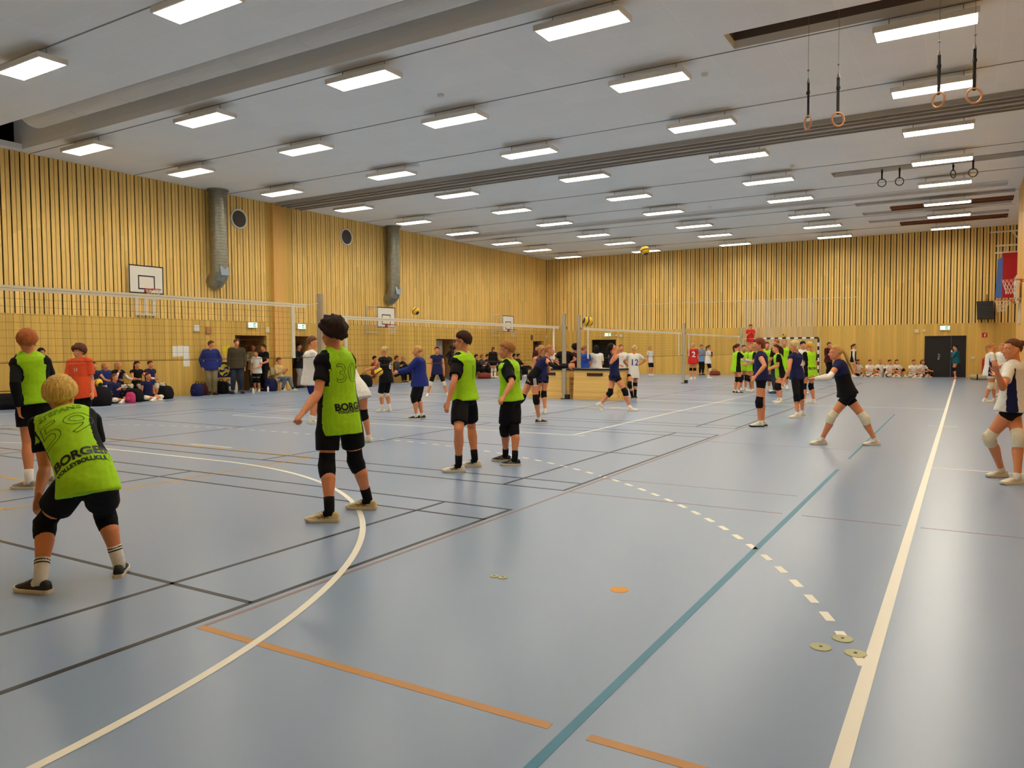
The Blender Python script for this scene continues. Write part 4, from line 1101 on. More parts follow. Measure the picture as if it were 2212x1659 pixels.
    if P:
        f_ = P.get('len', 0.45); ls = P.get('loose', 0.012)*k; s = S()
        top = P.get('rise', 0.16); l2 = 0.003*k
        for q_ in glu: s.ell(q_, (0.050*Hh*fat+0.004*k,)*3)
        s.ell((hp[0]+hp[1])/2, (0.0535*Hh+0.005*k,)*3)
        s.tube([tp(-0.17), tp(-0.04), tp(top*0.5), tp(top)], [(0.072*Hh*fat+l2, 0.062*Hh*fat+l2), (0.094*Hh*fat+l2, 0.068*Hh*fat+l2), (0.091*Hh*fat+l2, 0.064*Hh*fat+l2), (0.088*Hh*fat+l2, 0.060*Hh*fat+l2)], side=hs, n=20, cap='flat')
        for i in (0, 1):
            Hp, K, An = hp[i], J['kn'][i], J['an'][i]; up_ = Hp+(pel-Hp)*0.1
            if f_ <= 1: s.tube([up_, Hp.lerp(K, f_*0.5), Hp.lerp(K, f_)], [0.053*Hh*fat+ls*0.4, np.interp(f_*0.5, [0, 1], [0.053, 0.038])*Hh*fat+ls*1.1, np.interp(f_, [0, 1], [0.053, 0.037])*Hh*fat+ls*1.3], n=18, cap='flat')
            else:
                g = f_-1
                s.tube([up_, Hp.lerp(K, 0.5), K], [0.053*Hh*fat+ls, 0.046*Hh*fat+ls, 0.037*Hh+ls], n=16, cap='round')
                kf = norm((Hp+An)/2-K) if ((Hp+An)/2-K).length > 0.03*k else -fwd
                s.tube([K, K.lerp(An, g*0.33)+kf*0.008*Hh, K.lerp(An, g*0.7)+kf*0.004*Hh, K.lerp(An, g)], [0.037*Hh+ls, 0.0385*Hh+ls, max(0.030, 0.038-0.010*g)*Hh+ls, max(0.026, 0.036-0.012*g)*Hh+ls], n=16, cap='flat')
        me = fuse(s, gv, 2, off=root); wrinkle(me, P.get('wr', 0.004)*k, 8, len(label)+3)
        link(P.get('name', 'shorts'), me, P['m'], t, smooth=True)
        if P.get('stripes'):
            i = P.get('sidei', 1); b = 1 if i == 0 else -1
            for j in (-1, 0, 1):
                s = S(); Pp = []
                for g in (0.02, 0.2, 0.38):
                    c = hp[i].lerp(J['kn'][i], g); Pp.append(c+hs*b*(0.05*Hh+ls)+norm(hs.cross(J['kn'][i]-hp[i]))*j*0.022)
                s.tube(Pp, (0.002, 0.006), side=hs, n=6); link('stripe', s.mesh(off=root), m_wht, t)
    for i in (0, 1):
        K, An, Hp = J['kn'][i], J['an'][i], hp[i]
        if L.get('pads') and L['pads'][i]:
            m_ = L['pads'][i]; dn = norm(An-K); upv = norm(Hp-K); kf = norm(K-(Hp+An)/2) if ((Hp+An)/2-K).length > 0.02*k else fwd
            w = 0.006*k
            P_ = [K+upv*0.058*Hh, K+upv*0.03*Hh, K+kf*0.004*Hh, K+dn*0.035*Hh, K+dn*0.068*Hh]; R_ = [0.0405*Hh, 0.040*Hh, 0.0405*Hh+w, 0.0395*Hh+w, 0.0375*Hh]
            s = S(); s.tube(P_, R_, n=18, cap='flat'); s.ell(K+kf*0.018*Hh+dn*0.005*Hh, (0.030*Hh, 0.026*Hh, 0.042*Hh), norm(dn.cross(kf)), kf, dn, 12, 8)
            me = fuse(s, max(0.007, vox*0.9), 2, off=root); wrinkle(me, 0.002, 14, i)
            link('knee_pad', me, m_, t, smooth=True)
        if L.get('sock') and L['sock'][0]:
            g = L['sock'][1]; kf = norm((Hp+An)/2-K) if ((Hp+An)/2-K).length > 0.03*k else -fwd
            a = An.lerp(K, g); s = S(); r1 = np.interp(g, [0, 0.35, 0.7, 1], [0.0225, 0.0275, 0.0385, 0.037])*Hh
            P_ = [An-V((0, 0, 0.03*k)), An, An.lerp(K, g*0.5)+kf*0.003*Hh, a+kf*(0.004 if g < 0.5 else 0.008)*Hh]
            s.tube(P_, [0.024*Hh, 0.0245*Hh, (0.0245*Hh+r1)/2, r1], n=16, cap='flat')
            s.tube([An, An-V((0, 0, 0.03*k))+norm(J['toe'][i])*0.035*k, An-V((0, 0, 0.045*k))+norm(J['toe'][i])*0.07*k], [0.024*Hh, 0.021*Hh, 0.014*Hh], n=12, cap='round')
            so = link('sock', s.mesh(off=root), L['sock'][0], t, smooth=True)
            if L.get('band'):
                for gg in L['band']:
                    s = S(); c = An.lerp(K, g*gg)+kf*0.003*Hh; rr = np.interp(gg, [0, 0.5, 1], [0.0245*Hh, (0.0245*Hh+r1)/2, r1])+0.0015
                    d_ = norm(K-An); s.tube([c, c+d_*0.009*k], rr, n=16); link('band', s.mesh(off=root), m_line, so)
        SH = L.get('shoe')
        if SH:
            pit = J.get('pitch', (0, 0))[i]
            make_foot(root, t, An, J['toe'][i], k, SH[0], SH[1], pit, near=vox < 0.009, mark=SH[2] if len(SH) > 2 else None)
    if L.get('armsleeve'):
        for i in (0, 1):
            m_ = L['armsleeve'][i]
            if not m_: continue
            E, Wr, S0 = J['el'][i], J['wr'][i], sh[i]; s = S()
            s.tube([S0.lerp(E, L.get('asf', 0.55)), E, E.lerp(Wr, 0.3), Wr], [0.0285*Hh, 0.0262*Hh, 0.0275*Hh, 0.0175*Hh], n=14, cap='flat'); link('arm_sleeve', s.mesh(off=root), m_, t, smooth=True)
    if L.get('glasses'):
        f = norm(fc); up = norm(V(hup)-f*V(hup).dot(f)); l = up.cross(f); s = S()
        for sg in (1, -1):
            c = hd+(l*sg*0.031+f*0.092+up*0.004)*hk; torus(s, 0.021*hk, 0.0028*hk, c, l, up, 16, 6); s.tube([c+l*sg*0.02*hk+up*0.006*hk, hd+(l*sg*0.078+f*0.0+up*0.004)*hk], 0.0028*hk, n=6)
        s.tube([hd+(l*0.011+f*0.095+up*0.006)*hk, hd+(-l*0.011+f*0.095+up*0.006)*hk], 0.0028*hk, n=6); link('glasses', s.mesh(off=root), m_line, t)
    info = dict(t=t, shirt=shirt, tp=tp, sd=sd, fwd=fwd, ax=ax, root=root, k=k, H=Hh)
    return info

# lettering laid on a garment
def lettering(info, txt, f_, lat, size, m, back=True, outline=False, bold=0.0, name='lettering', rot=0, spacing=1.0, xs=1.0):
    sh = info['shirt']
    cu = D.curves.new('txt', 'FONT'); cu.body = txt; cu.size = size; cu.align_x = 'CENTER'; cu.align_y = 'CENTER'; cu.space_character = spacing; cu.resolution_u = 4
    if outline: cu.fill_mode = 'NONE'; cu.bevel_depth = outline; cu.bevel_resolution = 0
    elif bold: cu.offset = bold
    o = D.objects.new('txt', cu); COL.objects.link(o); dg = bpy.context.evaluated_depsgraph_get(); dg.update()
    me = D.meshes.new_from_object(o.evaluated_get(dg), depsgraph=dg); D.objects.remove(o); D.curves.remove(cu)
    bm = bmesh.new(); bm.from_mesh(me)
    for _ in range(3):
        es = [e for e in bm.edges if e.calc_length() > 0.022]
        if not es: break
        bmesh.ops.subdivide_edges(bm, edges=es, cuts=1)
        bmesh.ops.triangulate(bm, faces=[f for f in bm.faces if len(f.verts) > 3])
    bmesh.ops.triangulate(bm, faces=bm.faces[:])
    bm.to_mesh(me); bm.free()
    tree = BVHTree.FromPolygons([v.co+info['root'] for v in sh.data.vertices], [list(p.vertices) for p in sh.data.polygons])
    n = -info['fwd'] if back else info['fwd']; up = info['ax']; rt = -info['sd'](0.6) if back else info['sd'](0.6)
    n = norm(n-up*n.dot(up)); rt = norm(rt-up*rt.dot(up)-n*rt.dot(n)); n = norm(up.cross(rt))*-1 if norm(up.cross(rt)).dot(n) < 0 else norm(up.cross(rt))
    c0 = info['tp'](f_); cr, sr = math.cos(rot), math.sin(rot)
    for v in me.vertices:
        x, y = v.co.x*cr*xs-v.co.y*sr+lat, v.co.x*sr*xs+v.co.y*cr
        p = c0+rt*x+up*y; hit = tree.ray_cast(p+n*0.5, -n, 0.8)[0]
        if hit is None: q_ = tree.find_nearest(p+n*0.12)[0]; hit = q_
        v.co = hit+n*(0.0025+v.co.z)-info['root']
    return link(name, me, m, sh)

def px_person(label, H, legs, pel, nk, hd, face, body, arms, L, sh=None, hipf=None, D0=None, palm=None, hand=None, up=None, dn=0.0, dh=0.0, group=None, toes=None, pitch=(0, 0), ha=None):
    """legs/arms: (left, right).  legs[i] = ((knee u, v), (contact u, v), toe angle[, knee sign]); arms[i] = ((u,v,sign),(u,v,sign))"""
    k = H/1.7; an = []; toe = []; gz = 0.085*k
    for i in (0, 1):
        (ku, kv), (fu, fv), ta = legs[i][:3]
        if len(legs[i]) > 4: g = atD(fu, fv, legs[i][4]); g = V((g.x, g.y, max(0, g.z)))   # lifted foot at given distance
        else: g = fl(fu, fv)
        lift = g.z
        d = vdir(ta); toe.append(d); an.append(V((g.x, g.y, lift+gz)))
    if D0 is None: D0 = ((an[0]+an[1])/2-CAM).dot(FH)
    bdir = vdir(body); bl = V((0, 0, 1)).cross(bdir)       # person's left
    hdir = vdir(hipf if hipf is not None else body); hl = V((0, 0, 1)).cross(hdir)
    P = atD(pel[0], pel[1], D0+(pel[2] if len(pel) > 2 else 0)); N = atD(nk[0], nk[1], D0+dn); Hd = atD(hd[0], hd[1], D0+dh)
    hips = [P+hl*0.052*H-V((0, 0, 0.01*H)), P-hl*0.052*H-V((0, 0, 0.01*H))]
    kn = []
    for i in (0, 1):
        (ku, kv) = legs[i][0]; Lt = 0.245*H
        if len(legs[i]) > 3 and legs[i][3] is not None: kn.append(seg_solve(hips[i], ku, kv, Lt, legs[i][3]))
        else:
            c = [seg_solve(hips[i], ku, kv, Lt, s_) for s_ in (1, -1)]
            e = [abs((q-an[i]).length-0.24*H) for q in c]; kn.append(c[0] if e[0] < e[1] else c[1])
    shl = []
    ax = norm(N-P)
    for i in (0, 1):
        if sh and sh[i]: q = atD(sh[i][0], sh[i][1], D0+dn+sh[i][2]); shl.append(q)
        else:
            b = bl-ax*bl.dot(ax)*0.7; shl.append(N+norm(b)*(0.102*H*(1 if i == 0 else -1))-ax*0.028*H)
    el = []; wr = []
    for i in (0, 1):
        a = arms[i]
        if a is None:
            b = 1 if i == 0 else -1
            e = shl[i]-V((0, 0, 0.17*H))+bl*b*0.02*H-bdir*0.01; w = e-V((0, 0, 0.14*H))+bdir*0.05*H
        else:
            (eu, ev, es), (wu, wv, ws) = a
            e = seg_solve(shl[i], eu, ev, 0.172*H, es); w = seg_solve(e, wu, wv, 0.15*H, ws)
        el.append(e); wr.append(w)
    J = dict(H=H, pel=P, nk=N, hd=Hd, sh=shl, hip=hips, kn=kn, an=an, toe=toe, el=el, wr=wr, face=vdir(face), pitch=pitch)
    if up is not None: J['face'] = norm(vdir(face)+V((0, 0, up))); J['hup'] = norm(V((0, 0, 1))-vdir(face)*up)
    if palm: J['palm'] = palm
    if hand: J['hand'] = hand
    for i in (0, 1):
        SUSP.append((label[:40], 'D%.1f' % D0, 'thigh %.2f/%.2f shank %.2f/%.2f ua %.2f/%.2f fa %.2f/%.2f tor %.2f/%.2f' % ((kn[i]-hips[i]).length, .245*H, (an[i]-kn[i]).length, .24*H, (el[i]-shl[i]).length, .172*H, (wr[i]-el[i]).length, .15*H, (N-P).length, .29*H)))
    return build_person(J, L, label, group)

def std_person(label, loc, H, face, L, pose='stand', arms=('down', 'down'), lean=0.0, spread=0.10, stag=0.0, look=None, group=None, fold=0, turn=0, z0=0.0, absdir=None, up=None, tilt=0):
    """generic poses; face = view angle of the body (0 away from camera)"""
    f = vdir(face) if absdir is None else V(absdir); l = V((0, 0, 1)).cross(f); Z = V((0, 0, 1)); o = V((loc[0], loc[1], z0)); k = H/1.7
    def q(x, y, z): return o+l*x*H+f*y*H+Z*z*H
    aH = 0.05
    if pose == 'stand':
        pel = q(0, -0.01, 0.535); nk = q(0, lean, 0.535+0.295*math.sqrt(max(0.1, 1-(lean/0.3)**2)*1.0)); hip = [q(0.052, -0.01, 0.525), q(-0.052, -0.01, 0.525)]
        s_ = spread/2; an = [q(s_, stag, aH), q(-s_, -stag, aH)]
        kn = []
        for i in (0, 1):
            m_ = (hip[i]+an[i])/2; d = (hip[i]-an[i]).length; h = math.sqrt(max(0, (0.2435*H)**2-(d/2)**2)); kn.append(m_+f*h)
        toe = [norm(f+l*0.25), norm(f-l*0.25)]
    elif pose == 'cross':     # cross-legged on the floor
        pel = q(0, 0, 0.075); nk = q(0, 0.03+lean, 0.365); hip = [q(0.055, 0, 0.065), q(-0.055, 0, 0.065)]
        kn = [q(0.165, 0.19, 0.07), q(-0.165, 0.19, 0.07)]; an = [q(-0.03, 0.25, 0.05), q(0.05, 0.21, 0.055)]; toe = [norm(-l+f*0.3), norm(l+f*0.3)]
    elif pose == 'knees':     # sitting, knees drawn up
        pel = q(0, 0, 0.075); nk = q(0, 0.0+lean, 0.365); hip = [q(0.055, 0, 0.065), q(-0.055, 0, 0.065)]
        kn = [q(0.08+spread*0.3, 0.19, 0.225), q(-0.08-spread*0.3, 0.19, 0.225)]; an = [q(0.07+spread*0.3, 0.30, aH), q(-0.07-spread*0.3, 0.30, aH)]; toe = [norm(f+l*0.15), norm(f-l*0.15)]
    elif pose == 'long':      # one leg stretched
        pel = q(0, 0, 0.075); nk = q(0, -0.02+lean, 0.365); hip = [q(0.055, 0, 0.065), q(-0.055, 0, 0.065)]
        kn = [q(0.06, 0.20, 0.20), q(-0.10, 0.24, 0.075)]; an = [q(0.05, 0.33, aH), q(-0.12, 0.48, 0.045)]; toe = [f, norm(f+Z*0)]
    elif pose == 'chair':
        zc = 0.27; pel = q(0, 0, zc+0.02); nk = q(0, 0.0+lean, zc+0.31); hip = [q(0.055, 0, zc), q(-0.055, 0, zc)]
        kn = [q(0.08, 0.24, zc+0.01), q(-0.08, 0.24, zc+0.01)]; an = [q(0.08, 0.24+stag, aH), q(-0.08, 0.24-stag, aH)]; toe = [f, f]
    ax = norm(nk-pel); bl = l
    if turn: bl = norm(l*math.cos(turn)+f*math.sin(turn))
    hd = nk+ax*0.03*H+Z*0.068*H+ (vdir(look) if look is not None and absdir is None else f)*0.02*H
    sh = [nk+bl*0.102*H-ax*0.028*H, nk-bl*0.102*H-ax*0.028*H]
    el = []; wr = []; hand = [None, None]
    ff = norm(Z.cross(bl)*-1) if turn else f
    for i in (0, 1):
        b = 1 if i == 0 else -1; a = arms[i]; s_ = sh[i]; out = bl*b
        def pt(p, x, y, z, L_): d = norm(out*x+f*y+Z*z); return p+d*L_*H
        if a == 'down': e = pt(s_, 0.15, -0.05, -1, .172); w = pt(e, 0.05, 0.25, -1, .15)
        elif a == 'hip': e = pt(s_, 0.75, -0.35, -0.75, .172); w = pt(e, -0.85, 0.25, -0.42, .15)
        elif a == 'cross': e = pt(s_, 0.2, 0.15, -1, .172); w = pt(e, -1, 0.75, 0.15, .15)
        elif a == 'front': e = pt(s_, 0.15, 0.1, -1, .172); w = pt(e, -0.45, 0.9, -0.35, .15)
        elif a == 'phone': e = pt(s_, 0.1, 0.25, -1, .172); w = pt(e, -0.35, 0.8, 0.55, .15)
        elif a == 'face': e = pt(s_, 0.2, 0.45, -0.85, .172); w = pt(e, -0.45, 0.15, 1, .15)
        elif a == 'fwd': e = pt(s_, 0.1, 0.7, -0.7, .172); w = pt(e, -0.1, 1, -0.25, .15)
        elif a == 'up': e = pt(s_, 0.5, 0.3, 0.8, .172); w = pt(e, -0.3, 0.2, 1, .15)
        elif a == 'knee': e = pt(s_, 0.3, 0.6, -0.8, .172); w = pt(e, -0.2, 1.0, -0.1, .15)
        elif a == 'back': e = pt(s_, 0.35, -0.3, -0.9, .172); w = pt(e, -0.9, -0.35, -0.3, .15)
        elif a == 'hug': e = pt(s_, 0.4, 0.5, -0.7, .172); w = pt(e, -0.5, 0.9, -0.1, .15)
        elif a == 'tuck': e = pt(s_, 0.2, -0.1, -1, .172); w = pt(e, -0.35, 0.45, -0.85, .15)
        elif a == 'pocket': e = pt(s_, 0.4, -0.2, -0.9, .172); w = pt(e, -0.2, 0.25, -0.95, .15)
        el.append(e); wr.append(w)
    J = dict(H=H, pel=pel, nk=nk, hd=hd, sh=sh, hip=hip, kn=kn, an=an, toe=toe, el=el, wr=wr, z0=z0)
    lk = vdir(look) if look is not None else f
    J['face'] = norm(lk+Z*(up or 0)); J['hup'] = norm(Z-lk*(up or 0))
    return build_person(J, L, label, group)
# ------------------------------------------------------------------ looks
c_green = cloth((166, 222, 28), 'jersey_green'); c_black = cloth((22, 21, 23), 'fabric_black', 0.15); c_navy = cloth((28, 30, 74), 'fabric_navy'); c_white = cloth((226, 222, 212), 'fabric_white')
c_wpad = cloth((224, 216, 190), 'pad_white'); c_orange = cloth((232, 84, 42), 'jersey_orange'); c_red = cloth((206, 34, 34), 'jersey_red'); c_hood = cloth((34, 46, 118), 'hoodie_blue')
c_blue = cloth((36, 74, 170), 'shirt_blue'); c_maroon = cloth((72, 22, 26), 'fabric_maroon'); c_olive = cloth((70, 62, 42), 'sweater_olive'); c_khaki = cloth((128, 116, 82), 'trousers_khaki')
c_jeans = cloth((44, 52, 66), 'jeans_dark'); c_jeansl = cloth((96, 110, 132), 'jeans_light'); c_beige = cloth((190, 172, 128), 'jacket_beige'); c_grey = cloth((150, 146, 140), 'fabric_grey'); c_teal = cloth((24, 96, 112), 'hoodie_teal')
c_dgrey = cloth((60, 58, 58), 'fabric_dark_grey'); c_pink = cloth((200, 60, 110), 'fabric_pink'); c_rust = cloth((140, 58, 40), 'fabric_rust'); c_lblue = cloth((110, 150, 196), 'shirt_light_blue'); c_rblue = cloth((30, 36, 110), 'shorts_royal')
s_white = mat('shoe_white', (226, 222, 206), rough=0.5); s_black = mat('shoe_black', (26, 25, 26), rough=0.55); s_tan = mat('shoe_tan', (206, 190, 140), rough=0.5); s_gold = mat('shoe_gold', (112, 84, 40), rough=0.4); s_pink = mat('shoe_pink', (206, 100, 100), rough=0.5)
s_dark = mat('shoe_dark_brown', (46, 34, 28), rough=0.6); s_solew = mat('sole_white', (216, 206, 180), rough=0.6); s_grey = mat('shoe_grey', (150, 142, 124), rough=0.6); s_bsole = mat('sole_black', (30, 28, 28), rough=0.7); s_blue = mat('shoe_blue', (50, 60, 110), rough=0.5)
BL = (214, 184, 116); DB = (190, 140, 84); BR = (84, 52, 34); DK = (40, 26, 22); RD = (156, 92, 50); BK = (24, 20, 20); PB = (226, 206, 150); SB = (176, 132, 92)
def green(**k):
    d = dict(m=c_green, sm=c_black, pm=c_black, sleeve=0.62, collar=c_black, name='jersey', drop=0.10); d.update(k); return d
def tee(m, **k):
    d = dict(m=m, sleeve=0.6, drop=0.09, name='shirt'); d.update(k); return d
def tank(m, **k):
    d = dict(m=m, sleeve=0.0, drop=0.06, name='sports_top', loose=0.008, tight=1, wr=0.003); d.update(k); return d
def capt(m, **k):
    d = dict(m=m, sleeve=0.18, drop=0.07, name='sports_top', loose=0.010, wr=0.004); d.update(k); return d
def shorts(m=None, **k):
    d = dict(m=m or c_black, len=0.5, name='shorts', loose=0.014); d.update(k); return d
def tights(**k):
    d = dict(m=c_black, len=0.30, name='shorts', loose=0.003, wr=0.001); d.update(k); return d
def trousers(m, **k):
    d = dict(m=m, len=1.92, name='trousers', loose=0.012); d.update(k); return d
KB = (c_black, c_black); KW = (c_wpad, c_wpad); N2 = (None, None)

# ---- near players -------------------------------------------------------------
P1 = px_person('blond crouching player in bright green jersey 59, hands on knees, nearest on the left', 1.62,
    (((98, 1128), (88, 1280), 285), ((226, 1108), (258, 1243), 340)), (188, 1030, -0.06), (137, 897), (131, 858), 350, 8,
    (((97, 1012, -1), (83, 1070, -1)), ((214, 985, 1), (232, 1062, 1))),
    dict(vox=0.0065, hair=('mop', (222, 184, 100)), top=green(drop=0.07, wr=0.008, loose=0.02, pw=0.9, pmmin=0.15, armoff=0.0), bot=shorts(len=0.66, loose=0.028, rise=0.2), pads=KB, sock=(c_white, 0.36), band=(0.72, 0.86), shoe=(s_black, s_solew, s_dark), seed=3, fat=1.0, hk=1.05, bend=0.03),
    sh=((82, 917, -0.01), (198, 907, 0.03)), dn=0.24, dh=0.28, hand=[V((0, 0, 0))+vdir(300)*0.3-V((0, 0, 1)), vdir(20)*0.3-V((0, 0, 1))], palm=[vdir(180), vdir(180)], up=-0.15)
P2 = px_person('curly dark haired player in green jersey 30 standing by the net post', 1.80,
    (((706, 1003), (712, 1127), 268), ((768, 992), (795, 1100), 275)), (732, 892), (722, 757), (717, 722), 300, 335,
    (((687, 850, -1), (655, 890, -1)), ((748, 850, 1), (735, 875, 1))),
    dict(vox=0.0065, hair=('curly', (52, 34, 28)), top=green(drop=0.105, pw=0.86), bot=shorts(len=0.72, loose=0.022, rise=0.1), pads=KB, sock=(c_black, 0.3), shoe=(s_tan, s_solew, s_gold), seed=5, curl=0.9, hk=0.98),
    sh=((700, 781, -0.08), (752, 779, 0.10)), hipf=335)
P3 = px_person('red haired player in green jersey with long black arm seen from behind, far left', 1.78,
    (((60, 950), (64, 1056), 275), ((92, 948), (112, 1044), 300)), (75, 862), (62, 766), (59, 739), 330, 345,
    (((33, 828, -1), (40, 878, 1)), ((112, 826, 1), (104, 868, 1))),
    dict(vox=0.008, hair=('mop', (186, 106, 56)), top=green(sleeve=(2.0, 0.62), drop=0.03), bot=shorts(len=0.66, loose=0.02, rise=0.1), sock=(c_white, 0.28), shoe=(s_grey, s_solew), seed=9),
    sh=((37, 785, -0.05), (97, 782, 0.08)))
P4 = px_person('boy in orange red jersey 11 facing the camera on the left', 1.66,
    (((186, 886), (190, 938), 170), ((172, 890), (174, 934), 190)), (180, 835), (171, 776), (170, 761), 188, 185,
    (((199, 822, -1), (200, 848, -1)), ((146, 822, -1), (146, 850, -1))),
    dict(vox=0.009, hair=('curly', (98, 58, 40)), top=dict(m=c_orange, sleeve=0.7, drop=0.13, name='jersey', loose=0.03, sr=0.044), bot=shorts(len=0.8, rise=0.1), pads=KB, sock=(c_white, 0.2), shoe=(s_white, s_bsole), seed=2))
P5 = px_person('tall boy with glasses in green vest over black shirt and long black shorts', 1.74,
    (((991, 928), (991, 1020), 270), ((1018, 918), (1026, 1008), 275)), (1003, 858), (1000, 763), (999, 738), 275, 300,
    (((981, 822, -1), (969, 866, -1)), ((1019, 820, 1), (1010, 860, 1))),
    dict(vox=0.008, hair=('short', (64, 38, 30)), glasses=1, top=dict(m=c_green, sm=c_black, pm=None, sleeve=0.75, drop=0.02, name='vest_and_shirt', loose=0.018, sr=0.042), bot=shorts(len=0.8, loose=0.024, rise=0.1), sock=(c_black, 0.3), shoe=(s_white, s_solew, s_black), seed=4),
    sh=((989, 781, -0.08), (1012, 779, 0.10)))
P6 = px_person('shorter blond boy in green vest over black shirt beside boy with glasses', 1.62,
    (((1090, 925), (1092, 996), 268), ((1111, 925), (1112, 1005), 268)), (1104, 860), (1099, 779), (1094, 757), 275, 295,
    (((1106, 826, -1), (1089, 855, -1)), ((1118, 824, 1), (1108, 852, 1))),
    dict(vox=0.008, hair=('short', (176, 122, 66)), top=dict(m=c_green, sm=c_black, pm=None, sleeve=0.8, drop=0.02, name='vest_and_shirt', loose=0.02, sr=0.044), bot=shorts(len=0.84, loose=0.022, rise=0.1), pads=KB, sock=(c_black, 0.26), shoe=(s_black, s_solew, s_grey), seed=6),
    sh=((1094, 793, -0.08), (1111, 792, 0.10)))
P7 = px_person('ponytailed girl in navy top bumping with black sleeves, arms stretched right', 1.60,
    (((1128, 860), (1104, 898), 120, -1, 15.3), ((1158, 862), (1164, 914), 80)), (1151, 814), (1181, 774), (1187, 758), 95, 80,
    (((1203, 790, 1), (1228, 788, 1)), ((1199, 793, -1), (1228, 792, -1))),
    dict(vox=0.009, fem=1, hair=('tail', (176, 120, 70)), top=tank(c_black, sm=c_navy, yoke=0.45, drop=0.02), bot=tights(len=0.36, stripes=1, sidei=1), pads=KB, sock=(c_white, 0.12), shoe=(s_black, s_solew, m_wht), armsleeve=(c_black, c_black), asf=0.35, seed=1, tailpts=[atD(u, v, 15.3) for u, v in ((1177, 751), (1168, 757), (1163, 771), (1166, 786), (1172, 793))]),
    sh=((1186, 780, 0.14), (1182, 781, -0.12)), D0=15.27, pitch=(45, 0))
P8 = px_person('running girl in navy top looking up, arm raised to her face', 1.66,
    (((1318, 848), (1296, 882), 110, -1, 18.3), ((1350, 846), (1361, 888), 88)), (1328, 812), (1325, 766), (1322, 751), 60, 70,
    (((1318, 782, 1), (1332, 764, 1)), ((1320, 784, -1), (1330, 760, -1))),
    dict(vox=0.010, fem=1, hair=('tail', DK), top=tank(c_navy), bot=tights(len=0.3), pads=KB, sock=(c_white, 0.15), shoe=(s_white, s_solew), seed=8),
    D0=18.34, pitch=(50, 0), up=0.7)
P9 = px_person('girl in white shirt 12 seen from behind, hands on hips', 1.60,
    (((1360, 831), (1366, 862), 20), ((1372, 829), (1372, 861), 330)), (1368, 806), (1369, 765), (1370, 754), 350, 355,
    (((1348, 781, 1), (1358, 792, 1)), ((1394, 779, 1), (1380, 789, 1))),
    dict(vox=0.010, fem=1, hair=('bun', BL), top=tee(c_white, loose=0.022), bot=shorts(len=0.35), pads=KB, sock=(c_black, 0.5), shoe=(s_black, s_solew), seed=8))
P10 = px_person('ponytailed girl in navy kit lunging left with white arm sleeves, right half', 1.58,
    (((1797, 900), (1775, 960), 270), ((1867, 903), (1890, 962), 270)), (1830, 849), (1811, 780), (1804, 762), 270, 275,
    (((1790, 817, -1), (1758, 819, -1)), ((1794, 812, 1), (1764, 817, 1))),
    dict(vox=0.008, fem=1, hair=('tail', (214, 168, 96)), top=capt(c_black, sm=c_navy, yoke=0.6, drop=0.02), bot=tights(len=0.42), pads=KW, sock=(c_white, 0.1), shoe=(s_white, s_solew, s_grey), armsleeve=(c_white, c_white), asf=0.6, seed=12, tailpts=[atD(u, v, 11.62) for u, v in ((1816, 752), (1826, 764), (1833, 782), (1843, 806))]),
    sh=((1806, 794, -0.12), (1812, 792, 0.14)), dn=0.0)
P11 = px_person('girl in white jersey with navy stripes at the right edge of the picture', 1.62,
    (((2136, 945), (2163, 1030), 262), ((2200, 946), (2198, 1046), 268)), (2185, 880), (2192, 782), (2186, 755), 272, 300,
    (((2166, 838, -1), (2154, 805, -1)), ((2176, 836, 1), (2156, 812, 1))),
    dict(vox=0.008, fem=1, hair=('bun', (110, 68, 44)), top=dict(m=c_white, sm=c_white, pm=c_navy, pw=0.93, sleeve=0.55, drop=0.03, name='jersey', loose=0.02), bot=tights(len=0.28), pads=KW, sock=(c_white, 0.1), shoe=(s_white, s_solew, s_tan), seed=14),
    sh=((2178, 803, -0.12), (2202, 798, 0.12)))
P12 = px_person('woman with short reddish hair in navy top, hand on hip, facing left', 1.70,
    (((1640, 868), (1641, 922), 268), ((1646, 867), (1648, 920), 270)), (1644, 815), (1644, 762), (1639, 745), 272, 280,
    (((1652, 790, -1), (1633, 812, -1)), ((1644, 790, 1), (1630, 808, 1))),
    dict(vox=0.009, fem=1, hair=('bob', (128, 60, 36)), top=capt(c_navy, drop=0.03), bot=tights(len=0.42), pads=(c_black, None), sock=(c_white, 0.08), shoe=(s_white, s_bsole, s_black), seed=15),
    sh=((1642, 770, -0.10), (1648, 769, 0.12)))
P13 = px_person('blond woman in navy jersey 4 and black capri tights, seen from behind', 1.66,
    (((1721, 852), (1722, 903), 262), ((1729, 850), (1733, 898), 250)), (1722, 812), (1719, 764), (1715, 748), 290, 320,
    (((1705, 797, -1), (1694, 822, -1)), ((1732, 794, 1), (1736, 815, 1))),
    dict(vox=0.009, fem=1, hair=('bob', (214, 190, 130)), top=capt(c_navy, drop=0.04), bot=tights(len=1.38, loose=0.008, name='capri_tights'), sock=(c_white, 0.12), shoe=(s_white, s_solew), seed=16),
    sh=((1708, 772, -0.08), (1729, 771, 0.10)))

